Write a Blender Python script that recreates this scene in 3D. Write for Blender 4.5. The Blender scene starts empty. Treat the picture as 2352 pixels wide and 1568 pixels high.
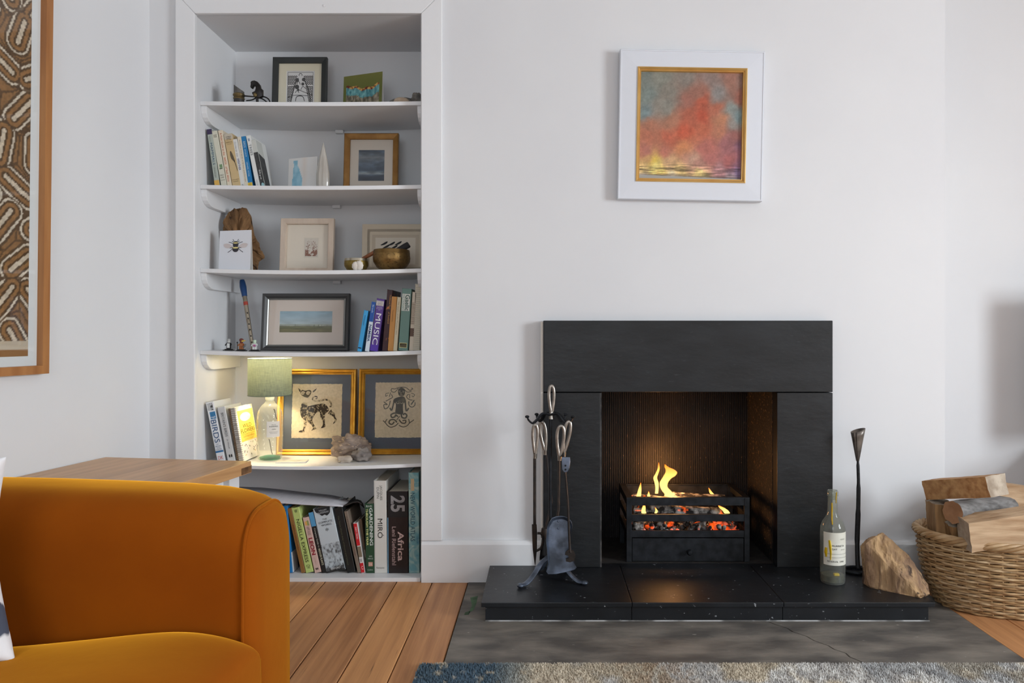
import bpy, bmesh, math, random
import numpy as np
from mathutils import Vector, Matrix, Euler, noise

# ------------------------------------------------------------------ camera, world, light, exposure
F, CX, CY, H = 1750.0, 1250.0, 765.0, 0.877      # focal length and vanishing point in pixels of 2352x1568, eye height
scn = bpy.context.scene
C = scn.collection
cam_d = bpy.data.cameras.new('camera')
cam = bpy.data.objects.new('camera', cam_d); C.objects.link(cam)
cam.location = (0, 0, H); cam.rotation_euler = (math.pi/2, 0, 0)
cam_d.sensor_width = 36; cam_d.lens = F/2352*36
cam_d.shift_x = -(CX-1176)/2352; cam_d.shift_y = -(784-CY)/2352
cam_d.clip_start = .02
scn.camera = cam

w = bpy.data.worlds.new('world'); scn.world = w; w.use_nodes = True
w.node_tree.nodes['Background'].inputs[0].default_value = (.78, .88, 1, 1)
w.node_tree.nodes['Background'].inputs[1].default_value = 1.2

def area(name, loc, rot, sx, sy, power, col):
    l = bpy.data.lights.new(name, 'AREA'); l.shape = 'RECTANGLE'; l.size = sx; l.size_y = sy; l.energy = power; l.color = col
    o = bpy.data.objects.new(name, l); C.objects.link(o); o.location = loc; o.rotation_euler = rot
    return o
R = math.radians
area('daylight_side_window', (3.93, .15, 1.32), (0, R(62), 0), 1.3, 1.35, 176, (.87, .945, 1))       # outside the side window
area('daylight_rear_window', (-.35, -1.95, 1.4), (R(68), 0, 0), 1.5, 1.2, 25, (.87, .945, 1))        # outside the rear window
vs = scn.view_settings
vs.view_transform = 'Standard'; vs.look = 'None'; vs.gamma = 1; vs.use_curve_mapping = False
vs.exposure = -0.06
scn.cycles.max_bounces = 6; scn.cycles.diffuse_bounces = 3; scn.cycles.glossy_bounces = 2; scn.cycles.adaptive_threshold = .03
random.seed(7); np.random.seed(7)

# ------------------------------------------------------------------ helpers
def P(px, py, Y): return Vector(((px-CX)*Y/F, Y, H-(py-CY)*Y/F))
def XX(px, Y): return (px-CX)*Y/F
def ZZ(py, Y): return H-(py-CY)*Y/F
def lin(c):
    return tuple(((v/255)/12.92 if v/255 <= .04045 else ((v/255+.055)/1.055)**2.4) for v in c[:3])+(1,)
MATS = {}
def mat(name, col, rough=.5, metal=0, col2=None, scale=8, stretch=(1,1,1), contrast=(.35,.65), bump=0, bscale=None, detail=4,
        spec=.5, sheen=0, trans=0, emit=None, estr=0, coat=0, col3=None, scale3=30, c3=(.62,.7), bstretch=None, ior=1.45, dist=0, sheen_tint=None):
    if name in MATS: return MATS[name]
    m = bpy.data.materials.new(name); m.use_nodes = True; MATS[name] = m
    nt = m.node_tree; b = nt.nodes['Principled BSDF']; L = nt.links.new
    b.inputs['Base Color'].default_value = lin(col); b.inputs['Roughness'].default_value = rough
    b.inputs['Metallic'].default_value = metal; b.inputs['Specular IOR Level'].default_value = spec
    b.inputs['Transmission Weight'].default_value = trans; b.inputs['IOR'].default_value = ior
    b.inputs['Coat Weight'].default_value = coat
    if sheen:
        b.inputs['Sheen Weight'].default_value = sheen; b.inputs['Sheen Roughness'].default_value = .35
        if sheen_tint: b.inputs['Sheen Tint'].default_value = lin(sheen_tint)
    if emit: b.inputs['Emission Color'].default_value = lin(emit); b.inputs['Emission Strength'].default_value = estr
    tc = nt.nodes.new('ShaderNodeTexCoord')
    def tex(sc, st, det=4, di=0):
        mp = nt.nodes.new('ShaderNodeMapping'); mp.inputs['Scale'].default_value = st; L(tc.outputs['Object'], mp.inputs[0])
        n = nt.nodes.new('ShaderNodeTexNoise'); n.inputs['Scale'].default_value = sc; n.inputs['Detail'].default_value = det
        n.inputs['Distortion'].default_value = di; L(mp.outputs[0], n.inputs['Vector']); return n
    out = None
    if col2:
        n = tex(scale, stretch, detail, dist); r = nt.nodes.new('ShaderNodeValToRGB'); e = r.color_ramp.elements
        e[0].position, e[1].position = contrast; e[0].color = lin(col); e[1].color = lin(col2)
        L(n.outputs['Fac'], r.inputs[0]); out = r.outputs[0]
    if col3:
        n = tex(scale3, stretch, 3); r = nt.nodes.new('ShaderNodeValToRGB'); e = r.color_ramp.elements
        e[0].position, e[1].position = c3; e[0].color = (0,0,0,1); e[1].color = (1,1,1,1); L(n.outputs['Fac'], r.inputs[0])
        mx = nt.nodes.new('ShaderNodeMix'); mx.data_type = 'RGBA'; L(r.outputs[0], mx.inputs[0])
        if out: L(out, mx.inputs[6])
        else: mx.inputs[6].default_value = lin(col)
        mx.inputs[7].default_value = lin(col3); out = mx.outputs[2]
    if out: L(out, b.inputs['Base Color'])
    if bump:
        n = tex(bscale or scale*3, bstretch or stretch, 5); bp = nt.nodes.new('ShaderNodeBump'); bp.inputs['Strength'].default_value = bump
        bp.inputs['Distance'].default_value = .004; L(n.outputs['Fac'], bp.inputs['Height']); L(bp.outputs[0], b.inputs['Normal'])
    return m
def vmat(name, rough=.6, spec=.4):          # colours printed on the surface, read from a colour attribute
    if name in MATS: return MATS[name]
    m = bpy.data.materials.new(name); m.use_nodes = True; MATS[name] = m
    nt = m.node_tree; b = nt.nodes['Principled BSDF']; b.inputs['Roughness'].default_value = rough; b.inputs['Specular IOR Level'].default_value = spec
    a = nt.nodes.new('ShaderNodeVertexColor'); a.layer_name = 'Col'; nt.links.new(a.outputs[0], b.inputs['Base Color'])
    return m
def thin_glass(name, tint=(255,255,255), rough=.02, amount=.9, ior=1.45, bump=0, bscale=60, stretch=(1,1,1), haze=0, hazecol=(220,220,214)):
    if name in MATS: return MATS[name]
    m = bpy.data.materials.new(name); m.use_nodes = True; MATS[name] = m
    nt = m.node_tree; L = nt.links.new; nt.nodes.remove(nt.nodes['Principled BSDF'])
    t = nt.nodes.new('ShaderNodeBsdfTransparent'); t.inputs[0].default_value = lin(tint)
    g = nt.nodes.new('ShaderNodeBsdfGlossy'); g.inputs['Roughness'].default_value = rough
    f = nt.nodes.new('ShaderNodeLayerWeight'); f.inputs[0].default_value = .5      # grazing reflection, the same on both faces of the thin pane
    po = nt.nodes.new('ShaderNodeMath'); po.operation = 'POWER'; po.inputs[1].default_value = 4; L(f.outputs['Facing'], po.inputs[0])
    mu = nt.nodes.new('ShaderNodeMath'); mu.operation = 'MULTIPLY_ADD'; mu.inputs[1].default_value = amount*.8; mu.inputs[2].default_value = .035*amount; L(po.outputs[0], mu.inputs[0])
    mx = nt.nodes.new('ShaderNodeMixShader'); L(mu.outputs[0], mx.inputs[0]); L(t.outputs[0], mx.inputs[1]); L(g.outputs[0], mx.inputs[2])
    if bump:
        tc = nt.nodes.new('ShaderNodeTexCoord'); mp = nt.nodes.new('ShaderNodeMapping'); mp.inputs['Scale'].default_value = stretch
        L(tc.outputs['Object'], mp.inputs[0]); n = nt.nodes.new('ShaderNodeTexNoise'); n.inputs['Scale'].default_value = bscale
        L(mp.outputs[0], n.inputs['Vector']); bp = nt.nodes.new('ShaderNodeBump'); bp.inputs['Strength'].default_value = bump
        L(n.outputs['Fac'], bp.inputs['Height']); L(bp.outputs[0], g.inputs['Normal']); L(bp.outputs[0], f.inputs['Normal'])
    last = mx.outputs[0]
    if haze:
        df = nt.nodes.new('ShaderNodeBsdfDiffuse'); df.inputs[0].default_value = lin(hazecol); h_ = nt.nodes.new('ShaderNodeMixShader'); h_.inputs[0].default_value = haze
        L(last, h_.inputs[1]); L(df.outputs[0], h_.inputs[2]); last = h_.outputs[0]
    L(last, nt.nodes['Material Output'].inputs[0])
    return m

class MB:
    def __init__(s): s.v = []; s.f = []; s.mi = []; s.cur = 0
    def add(s, vs_, fs):
        o = len(s.v); s.v += [Vector(p) for p in vs_]; s.f += [[i+o for i in f] for f in fs]; s.mi += [s.cur]*len(fs); return s
    def box(s, x0, x1, y0, y1, z0, z1):
        return s.add([(x0,y0,z0),(x1,y0,z0),(x1,y1,z0),(x0,y1,z0),(x0,y0,z1),(x1,y0,z1),(x1,y1,z1),(x0,y1,z1)],
                     [(0,3,2,1),(4,5,6,7),(0,1,5,4),(1,2,6,5),(2,3,7,6),(3,0,4,7)])
    def prism(s, poly, a, b, fn=None):      # poly of 2D points swept from a to b; fn(u, v, t) -> 3D
        fn = fn or (lambda x, y, t: (x, y, t)); n = len(poly)
        vs_ = [fn(x, y, a) for x, y in poly]+[fn(x, y, b) for x, y in poly]
        return s.add(vs_, [list(range(n))[::-1], list(range(n, 2*n))]+[(i, (i+1) % n, n+(i+1) % n, n+i) for i in range(n)])
    def lathe(s, prof, seg=32, c=(0,0,0), sx=1, sy=1):
        vs_, fs = [], []
        for r, z in prof:
            for k in range(seg):
                a = 2*math.pi*k/seg; vs_.append((c[0]+r*math.cos(a)*sx, c[1]+r*math.sin(a)*sy, c[2]+z))
        for i in range(len(prof)-1):
            for k in range(seg):
                k2 = (k+1) % seg; fs.append((i*seg+k, i*seg+k2, (i+1)*seg+k2, (i+1)*seg+k))
        if prof[0][0] > 1e-6: fs.append(list(range(seg))[::-1])
        if prof[-1][0] > 1e-6: fs.append([(len(prof)-1)*seg+k for k in range(seg)])
        return s.add(vs_, fs)
    def tube(s, pts, r, sides=8, closed=False, flat=1.0, up=None):
        pts = [Vector(p) for p in pts]; n = len(pts); rs = r if isinstance(r, (list, tuple)) else [r]*n
        vs_, fs = [], []; prev = None
        for i, p in enumerate(pts):
            if closed: t = pts[(i+1) % n]-pts[i-1]
            else: t = pts[min(i+1, n-1)]-pts[max(i-1, 0)]
            t = t.normalized() if t.length > 1e-9 else Vector((0,0,1))
            if prev is None:
                u = Vector(up) if up else (Vector((0,0,1)) if abs(t.z) < .9 else Vector((1,0,0)))
            else: u = prev
            u = (u-t*u.dot(t)).normalized(); prev = u; w_ = t.cross(u)
            for k in range(sides):
                a = 2*math.pi*k/sides; vs_.append(p+u*math.cos(a)*rs[i]*flat+w_*math.sin(a)*rs[i])
        for i in range(n if closed else n-1):
            j = (i+1) % n
            for k in range(sides):
                k2 = (k+1) % sides; fs.append((i*sides+k, i*sides+k2, j*sides+k2, j*sides+k))
        if not closed: fs += [list(range(sides))[::-1], [(n-1)*sides+k for k in range(sides)]]
        return s.add(vs_, fs)
    def grid(s, fn, nu, nv, close_u=False):
        vs_ = [fn(i/nu, j/nv) for j in range(nv+1) for i in range(nu+1)]
        return s.add(vs_, [(j*(nu+1)+i, j*(nu+1)+i+1, (j+1)*(nu+1)+i+1, (j+1)*(nu+1)+i) for j in range(nv) for i in range(nu)])
    def sphere(s, c, r, seg=16, rings=10, fn=None):
        rx, ry, rz = r if isinstance(r, (tuple, list)) else (r, r, r); vs_, fs = [], []
        for j in range(rings+1):
            th = math.pi*j/rings
            for k in range(seg):
                a = 2*math.pi*k/seg; d = Vector((math.sin(th)*math.cos(a), math.sin(th)*math.sin(a), -math.cos(th))); q = fn(d) if fn else 1
                vs_.append((c[0]+d.x*rx*q, c[1]+d.y*ry*q, c[2]+d.z*rz*q))
        for j in range(rings):
            for k in range(seg):
                k2 = (k+1) % seg; fs.append((j*seg+k, j*seg+k2, (j+1)*seg+k2, (j+1)*seg+k))
        return s.add(vs_, fs)
    def xf(s, m, start=0):
        for i in range(start, len(s.v)): s.v[i] = m @ s.v[i]
        return s
    def build(s, name, m, parent=None, smooth=False, bevel=0, world=False, seg=2, angle=None):
        me = bpy.data.meshes.new(name)
        off = parent.location if (world and parent) else Vector((0,0,0))
        me.from_pydata([tuple(p-off) for p in s.v], [], s.f)
        ms = m if isinstance(m, (list, tuple)) else [m]
        for q in ms: me.materials.append(q)
        if len(ms) > 1: me.polygons.foreach_set('material_index', s.mi)
        bm = bmesh.new(); bm.from_mesh(me)
        bmesh.ops.remove_doubles(bm, verts=bm.verts, dist=1e-6)
        bmesh.ops.recalc_face_normals(bm, faces=bm.faces)
        if bevel:
            es = [e for e in bm.edges if len(e.link_faces) == 2 and e.calc_face_angle(0) > .5]
            bmesh.ops.bevel(bm, geom=es, offset=bevel, segments=seg, profile=.5, affect='EDGES', clamp_overlap=True)
        bm.to_mesh(me); bm.free()
        if smooth:
            me.polygons.foreach_set('use_smooth', [True]*len(me.polygons))
            me.set_sharp_from_angle(angle=R(angle or 40))
        o = bpy.data.objects.new(name, me); C.objects.link(o)
        if parent: o.parent = parent
        return o
def tag(o, label=None, cat=None, group=None, kind=None):
    if label: o['label'] = label
    if cat: o['category'] = cat
    if group: o['group'] = group
    if kind: o['kind'] = kind
    return o
def thing(name, label, cat, loc=(0,0,0), rot=(0,0,0), group=None, kind=None):
    o = bpy.data.objects.new(name, None); C.objects.link(o); o.location = loc; o.rotation_euler = rot; o.empty_display_size = .05
    return tag(o, label, cat, group, kind)
def text(parent, s, c, right, up, length, height, m, name='lettering', bold=0):
    cu = bpy.data.curves.new('t', 'FONT'); cu.body = s; cu.resolution_u = 3; cu.offset = bold
    cu.align_x = 'CENTER'; t = bpy.data.objects.new('t', cu)
    me = bpy.data.meshes.new_from_object(t); bpy.data.objects.remove(t); bpy.data.curves.remove(cu)
    n = len(me.vertices)
    if not n: return None
    a = np.empty(n*3); me.vertices.foreach_get('co', a); a = a.reshape(-1, 3)
    lo, hi = a.min(0), a.max(0); ctr = (lo+hi)/2; sx = length/max(hi[0]-lo[0], 1e-6); sy = height/max(hi[1]-lo[1], 1e-6)
    r, u = np.array(Vector(right).normalized()), np.array(Vector(up).normalized())
    q = np.array(c)[None, :]+((a[:, 0]-ctr[0])*sx)[:, None]*r+((a[:, 1]-ctr[1])*sy)[:, None]*u
    me.vertices.foreach_set('co', q.ravel()); me.update(); me.name = name
    me.materials.clear(); me.materials.append(m)
    o = bpy.data.objects.new(name, me); C.objects.link(o); o.parent = parent
    return o
def art(name, parent, W, Hh, nx, ny, fn, y=0, m=None, x0=None, z0=0):     # flat print facing -y: fn(u, v up) -> rgb 0..255
    x0 = -W/2 if x0 is None else x0
    u, v = np.meshgrid(np.linspace(0, 1, nx+1), np.linspace(0, 1, ny+1))
    u = u.ravel(); v = v.ravel()
    co = np.stack([x0+u*W, np.full_like(u, y), z0+v*Hh], 1)
    idx = np.arange((nx+1)*(ny+1)).reshape(ny+1, nx+1)
    fs = np.stack([idx[:-1, :-1], idx[:-1, 1:], idx[1:, 1:], idx[1:, :-1]], -1).reshape(-1, 4)
    me = bpy.data.meshes.new(name); me.from_pydata(co.tolist(), [], fs.tolist())
    rgb = np.clip(fn(u, v), 0, 255)/255; l = np.where(rgb <= .04045, rgb/12.92, ((rgb+.055)/1.055)**2.4)
    at = me.color_attributes.new('Col', 'FLOAT_COLOR', 'POINT')
    at.data.foreach_set('color', np.concatenate([l, np.ones((len(l), 1))], 1).astype(np.float32).ravel())
    me.materials.append(m or vmat('printed_paper'))
    o = bpy.data.objects.new(name, me); C.objects.link(o); o.parent = parent
    return o
def vnoise(u, v, sc, seed=0, octs=4):        # value noise on arrays
    rng = np.random.RandomState(seed); tot = np.zeros_like(u); amp = 1; s_ = 0
    for o in range(octs):
        g = rng.rand(64, 64); x = u*sc*2**o; y = v*sc*2**o; xi = np.floor(x).astype(int); yi = np.floor(y).astype(int); fx = x-xi; fy = y-yi
        fx = fx*fx*(3-2*fx); fy = fy*fy*(3-2*fy); xi %= 64; yi %= 64; x1 = (xi+1) % 64; y1 = (yi+1) % 64
        tot += amp*((g[yi, xi]*(1-fx)+g[yi, x1]*fx)*(1-fy)+(g[y1, xi]*(1-fx)+g[y1, x1]*fx)*fy); s_ += amp; amp *= .5
    return tot/s_
def ramp(t, stops):
    xs = [a for a, _ in stops]; return np.stack([np.interp(t, xs, [c[k] for _, c in stops]) for k in range(3)], -1)
def ribbon(mb, pts, wd, fn):                 # flat brush stroke; fn maps (x, y) -> 3D
    n = len(pts); ws = wd if isinstance(wd, (list, tuple)) else [wd]*n; vs_ = []
    for i, p in enumerate(pts):
        a = pts[max(i-1, 0)]; b = pts[min(i+1, n-1)]; dx, dy = b[0]-a[0], b[1]-a[1]; l = math.hypot(dx, dy) or 1
        nx, ny = -dy/l*ws[i]/2, dx/l*ws[i]/2
        vs_ += [fn(p[0]+nx, p[1]+ny), fn(p[0]-nx, p[1]-ny)]
    mb.add(vs_, [(2*i, 2*i+1, 2*i+3, 2*i+2) for i in range(n-1)])
def smooth_pts(pts, k=4):                    # Catmull-Rom through the points (any dimension)
    pts = [tuple(p) for p in pts]; out = []
    for i in range(len(pts)-1):
        p0, p1, p2, p3 = pts[max(i-1, 0)], pts[i], pts[i+1], pts[min(i+2, len(pts)-1)]
        for q in range(k):
            t = q/k; out.append(tuple(.5*(2*b+(c-a)*t+(2*a-5*b+4*c-d)*t*t+(3*b-a-3*c+d)*t**3) for a, b, c, d in zip(p0, p1, p2, p3)))
    return out+[pts[-1]]

# ------------------------------------------------------------------ shared materials
WALL = mat('wall_paint', (231,231,232), .75, col2=(226,226,228), scale=1.5, bump=.06, bscale=9, spec=.3)
TRIM = mat('white_gloss_paint', (236,236,237), .38, bump=.04, bscale=30, spec=.45)
SLATE = mat('black_slate', (20,22,24), .45, col2=(33,36,39), scale=5, stretch=(1,1,3), contrast=(.4,.75), bump=.25, bscale=22, bstretch=(1,1,2.5), col3=(52,55,58), scale3=40, c3=(.66,.8), spec=.45)
SLATEH = mat('hearth_slate', (20,22,25), .38, col2=(33,35,39), scale=7, stretch=(1,1,1), contrast=(.4,.75), bump=.2, bscale=18, col3=(150,152,155), scale3=75, c3=(.69,.75), spec=.5)
IRON = mat('blackened_iron', (44,47,52), .48, .6, col2=(28,30,33), scale=30, bump=.12, bscale=60)
SLIPG = mat('pale_gilt', (228,188,118), .3, .45, col2=(216,170,98), scale=12)
GOLD = mat('gilt', (220,168,66), .34, .7, col2=(186,132,44), scale=20, stretch=(1,1,1), bump=.1, bscale=80)
PAGES = mat('paper_pages', (226,219,203), .8, col2=(205,196,178), scale=300, stretch=(8,.2,.2))
PICGLASS = thin_glass('picture_glass', amount=.8)
BLACK = mat('black_print', (28,28,28), .6)
WHITE = mat('white_print', (238,236,232), .6)
CREAM = mat('cream_board', (226,214,196), .8, bump=.04, bscale=120)
def ink(*c): return mat('ink_%d_%d_%d' % c, c, .55)

# ------------------------------------------------------------------ the room shell
D, DB = 2.70, 3.05            # wall plane, back of alcove and recess
AX0, AX1, AZ = -1.236, -.437, 2.003      # alcove sides and ceiling
RX = 1.42                     # right edge of the chimney breast
CEIL = 2.7
mb = MB()
mb.box(-1.62, AX0, D, 3.2, 0, CEIL).box(AX0, AX1, D, 3.2, AZ, CEIL).box(AX0, AX1, DB, 3.2, 0, AZ)
mb.box(AX1, .19, D, 3.2, 0, CEIL).box(.19, .82, D, 3.2, .70, CEIL).box(.82, RX, D, 3.2, 0, CEIL).box(.19, .82, 3.1, 3.2, 0, .70)
tag(mb.build('wall_back', WALL), 'white painted chimney wall holding the fireplace and shelf alcove', kind='structure')
tag(MB().box(RX, 3.95, DB, 3.2, 0, CEIL).build('wall_recess', WALL), 'white wall set back beyond the fireplace, behind the log basket', kind='structure')
wd_ = Vector((-.1522, -.9884)); wn = Vector((.9884, -.1522)); w0 = Vector((-1.399, 2.7))
a, b = w0-wd_*.05, w0+wd_*4.7
tag(MB().prism([(a.x,a.y),(b.x,b.y),(b.x-wn.x*.15,b.y-wn.y*.15),(a.x-wn.x*.15,a.y-wn.y*.15)], 0, CEIL).build('wall_left', WALL), 'plain white side wall behind the tall framed textile', kind='structure')
def wall_hole(mb, x0, x1, z0, z1, fn):       # a wall with one window opening
    for u0, u1, v0, v1 in ((x0[0], x0[1], 0, CEIL), (x1[0], x1[1], 0, CEIL), (x0[1], x1[0], 0, z0), (x0[1], x1[0], z1, CEIL)): fn(mb, u0, u1, v0, v1)
mb = MB(); wall_hole(mb, (-1.95, -.55), (.85, 3.2), .65, 2.0, lambda m_, a, b, c, d: m_.box(3.75, 3.9, a, b, c, d))
tag(mb.build('wall_right', WALL), 'white side wall with the window that lights the room', kind='structure')
mb = MB(); wall_hole(mb, (-2.4, -1.1), (.4, 3.9), .8, 2.1, lambda m_, a, b, c, d: m_.box(a, b, -1.95, -1.8, c, d))
tag(mb.build('wall_rear', WALL), 'white wall behind the viewer with a window', kind='structure')
tag(MB().box(-2.5, 4.0, -2, 3.25, CEIL, CEIL+.1).build('ceiling', mat('ceiling_paint', (222,222,222), .8)), 'plain white ceiling', kind='structure')
def window(n, fn, u0, u1, v0, v1, label):
    t = thing('window_%d' % n, label, None, kind='structure')
    m_ = MB()
    for a, b, c, d in ((u0,u0+.06,v0,v1),(u1-.06,u1,v0,v1),(u0,u1,v0,v0+.06),(u0,u1,v1-.06,v1),(u0,u1,(v0+v1)/2-.025,(v0+v1)/2+.025)): fn(m_, a, b, c, d, .05)
    m_.build('window_frame', TRIM, t)
    for c, d in ((v0+.06,(v0+v1)/2-.025),((v0+v1)/2+.025,v1-.06)):
        m_ = MB(); fn(m_, u0+.06, u1-.06, c, d, .004); m_.build('pane', thin_glass('window_glass', amount=.4), t)
window(1, lambda m_, a, b, c, d, th: m_.box(3.82, 3.82+th, a, b, c, d), -.55, .85, .65, 2.0, 'white sash window in the side wall')
window(2, lambda m_, a, b, c, d, th: m_.box(a, b, -1.9, -1.9+th, c, d), -1.1, .4, .8, 2.1, 'white sash window in the wall behind the viewer')

# floor: base, one object per board, worn concrete slab in front of the hearth
fl = thing('floor', 'worn brown pine floorboards running towards the fireplace wall', None, kind='structure')
MB().box(-2.5, 3.9, -2, 3.1, -.12, -.022).build('subfloor', mat('dark_subfloor', (30,22,16), .9), fl)  # dark sheet below the boards, showing in their gaps
WOODS = [mat('floor_pine_%d' % k, c1, .48, col2=c2, scale=5, stretch=(9,.35,9), contrast=(.3,.7), bump=.12, bscale=14, col3=(84,48,25), scale3=9, c3=(.70,.78), dist=.6)
         for k, (c1, c2) in enumerate([((208,150,100),(170,116,74)), ((216,160,108),(182,128,82)), ((198,142,94),(162,110,70)), ((220,160,104),(188,132,84))])]
SX0, SX1, SY0 = -.266, 1.289, 1.86
bx = SX0-.003; k = 0
for side in (-1, 1, 0):
    n = {-1: 17, 1: 20, 0: 12}[side]
    for i in range(n):
        if side == -1: x1 = SX0-.004-i*.1262; x0 = x1-.1232; y0, y1 = -1.8, 2.7
        elif side == 1: x0 = SX1+.004+i*.1262; x1 = x0+.1232; y0, y1 = -1.8, (2.7 if x0 < RX-.13 else DB)
        else: x0 = SX0+.004+i*.1295; x1 = x0+.1262; y0, y1 = -1.8, SY0-.004
        if x1 > 3.78: continue
        o = MB().box(x0, x1, y0, y1, -.022, 0).build('plank', WOODS[(k*7+k//3) % 4], fl, bevel=.0018, seg=1); k += 1
CONC = mat('worn_concrete', (84,80,76), .62, col2=(130,123,114), scale=7, stretch=(.8,1.8,1), contrast=(.38,.66), bump=.3, bscale=45, col3=(176,170,160), scale3=38, c3=(.70,.77))
sl = thing('floor_slab', 'stained dark concrete slab set in the floor before the hearth', None, kind='structure')
crack = [(P(1757,1424,2.31).x, 2.7), (P(1757,1424,2.31).x, 2.332), (.694,2.29), (.722,2.26), (.728,2.235), (.758,2.2), (.768,2.17), (.796,2.135), (.803,2.11), (.825,2.085), (.826,2.06), (.845,2.03), (.853,1.99), (.87,1.93), (.868,SY0)]
g = .0022
MB().prism([(SX0,SY0),(SX0,2.7)]+[(x-g,y) for x, y in crack], -.1, .002).build('slab_piece', CONC, sl)
MB().prism([(x+g,y) for x, y in crack]+[(SX1,SY0),(SX1,2.7)], -.1, .002).build('slab_piece', CONC, sl)

# architrave round the alcove, skirting boards
ay = 2.682
tl = XX(402, ay); tr = XX(1015, ay); il = -1.231; ir = XX(967, ay); tz = AZ+.073; iz = AZ
def trimbar(n, poly, label):
    o = MB().prism(poly, ay, D+.004, lambda x, z, y: (x, y, z)).build('trim_%d' % n, TRIM, bevel=.003); tag(o, label, kind='structure')
trimbar(1, [(tl,0),(il,0),(il,iz),(tl,tz)], 'white architrave down the far left of the shelf alcove')
trimbar(2, [(ir,.146),(tr,.146),(tr,tz),(ir,iz)], 'white architrave between the shelf alcove and the fireplace')
trimbar(3, [(tl,tz),(il,iz),(ir,iz),(tr,tz)], 'white architrave across the top of the shelf alcove')
MB().lathe([(0,0),(.0045,0),(.0045,.002),(0,.0025)], 10).xf(Matrix.Translation((XX(745,ay), ay, ZZ(13,ay))) @ Matrix.Rotation(R(90),4,'X')).build('nail_plug', TRIM, bpy.data.objects['trim_3'])
def skirting(name, x0, x1, y1, label, h=.146):
    prof = [(0,0),(.024,0),(.024,h-.012),(.018,h-.004),(.012,h),(0,h)]
    tag(MB().prism([(y1-d, z) for d, z in prof], x0, x1, lambda y, z, x: (x, y, z)).build(name, TRIM, bevel=.0012), label, kind='structure')
skirting('baseboard_left', XX(967,2.676), -.012, D+.001, 'white skirting board between the alcove and the fireplace')
skirting('baseboard_right', 1.012, RX, D+.001, 'white skirting board beside the log basket')
skirting('baseboard_recess', RX, 3.75, DB+.001, 'white skirting board in the recess behind the basket')

# ------------------------------------------------------------------ alcove shelves
SHZ = {1: (1.7097,.0100), 2: (1.4098,.0083), 3: (1.1098,.0090), 4: (.8155,.0072), 5: (.4105,.0052)}
SHF = 2.734
def shz(k, X):
    if k == 6: return .014
    u = (X-(AX0+AX1)/2)/((AX1-AX0)/2); z, s_ = SHZ[k]; return z-s_*(1-u*u)
names = {1: 'topmost white painted alcove shelf, below the black framed print', 2: 'second white alcove shelf down, carrying nature books and gilt frame',
         3: 'third white alcove shelf down, carrying the brass bowls', 4: 'fourth white alcove shelf down, above the lit lamp',
         5: 'deep white alcove shelf carrying the lit lamp'}
for k in range(1, 6):
    zc = shz(k, (AX0+AX1)/2); t = thing('alcove_shelf', names[k], 'shelf', ((AX0+AX1)/2, DB, zc), group='alcove shelves')
    th = .0145 if k < 5 else .0125; N = 24; m_ = MB(); vs_, fs = [], []
    for i in range(N+1):
        x = AX0+(AX1-AX0)*i/N; u = 2*i/N-1; yf = SHF-.022*(1-u*u)*(1 if k < 4 else 1.6); z = shz(k, x)
        vs_ += [(x,yf,z),(x,DB,z),(x,DB,z-th),(x,yf,z-th)]
    for i in range(N):
        a = i*4
        for q in range(4): fs.append((a+q, a+(q+1) % 4, a+4+(q+1) % 4, a+4+q))
    fs += [(0,1,2,3), (N*4+3,N*4+2,N*4+1,N*4)]
    m_.add(vs_, fs).build('board', TRIM, t, bevel=.0015, world=True)
    if k < 5:
        zz = SHZ[k][0]-th; bh = .058
        prof = [(2.742,zz),(DB,zz),(DB,zz-bh)]+[(2.742+.065-.065*math.cos(q*math.pi/10), zz-.012-(bh-.012)*math.sin(q*math.pi/10)) for q in range(5, -1, -1)]
        for x0, x1 in ((AX0, AX0+.02), (AX1-.02, AX1)):
            MB().prism(prof, x0, x1, lambda y, z, x: (x, y, z)).build('bracket', TRIM, t, bevel=.0015, world=True)
        if k < 4:
            xc = XX([0,779,772,773][k], 3.03); MB().box(xc-.016, xc+.016, 3.028, DB, zc-th-.013, zc-th).build('support_block', TRIM, t, bevel=.002, world=True)
tag(MB().box(AX0, AX1, 2.688, DB, 0, .014).build('bottom_shelf', TRIM, bevel=.001), 'chipped white board at the foot of the alcove, under the big books', 'shelf', 'alcove shelves')
# ------------------------------------------------------------------ fireplace
SY = 2.652                    # front face of the surround
HZ = .062                     # hearth top
fs_ = thing('fireplace_surround', 'black slate fireplace surround of three plain slabs', 'fireplace', (.5, 2.68, HZ))
fx0, fx1, ox0, ox1 = XX(1248,SY), XX(1913,SY), XX(1379,SY), XX(1785,SY); fz, lz = ZZ(736,SY), ZZ(901,SY)
MB().box(fx0, fx1, SY, D+.002, lz+.0012, fz).build('lintel', SLATE, fs_, bevel=.002, world=True)
for a, b in ((fx0, ox0), (ox1, fx1)): MB().box(a, b, SY, D+.002, HZ, lz-.0012).build('jamb', SLATE, fs_, bevel=.002, world=True)
MB().box(fx0-.009, fx0-.0005, SY+.006, D-.001, HZ, fz-.004).build('plaster_edge', mat('rough_plaster', (214,208,200), .9, bump=.4, bscale=60), fs_, world=True)
MB().box(ox0+.0004, ox0+.0045, SY+.004, D+.03, HZ, lz-.002).build('mortar_edge', mat('old_mortar', (98,94,92), .9, col2=(46,44,44), scale=30, stretch=(1,1,1), bump=.5, bscale=90), fs_, world=True)

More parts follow.
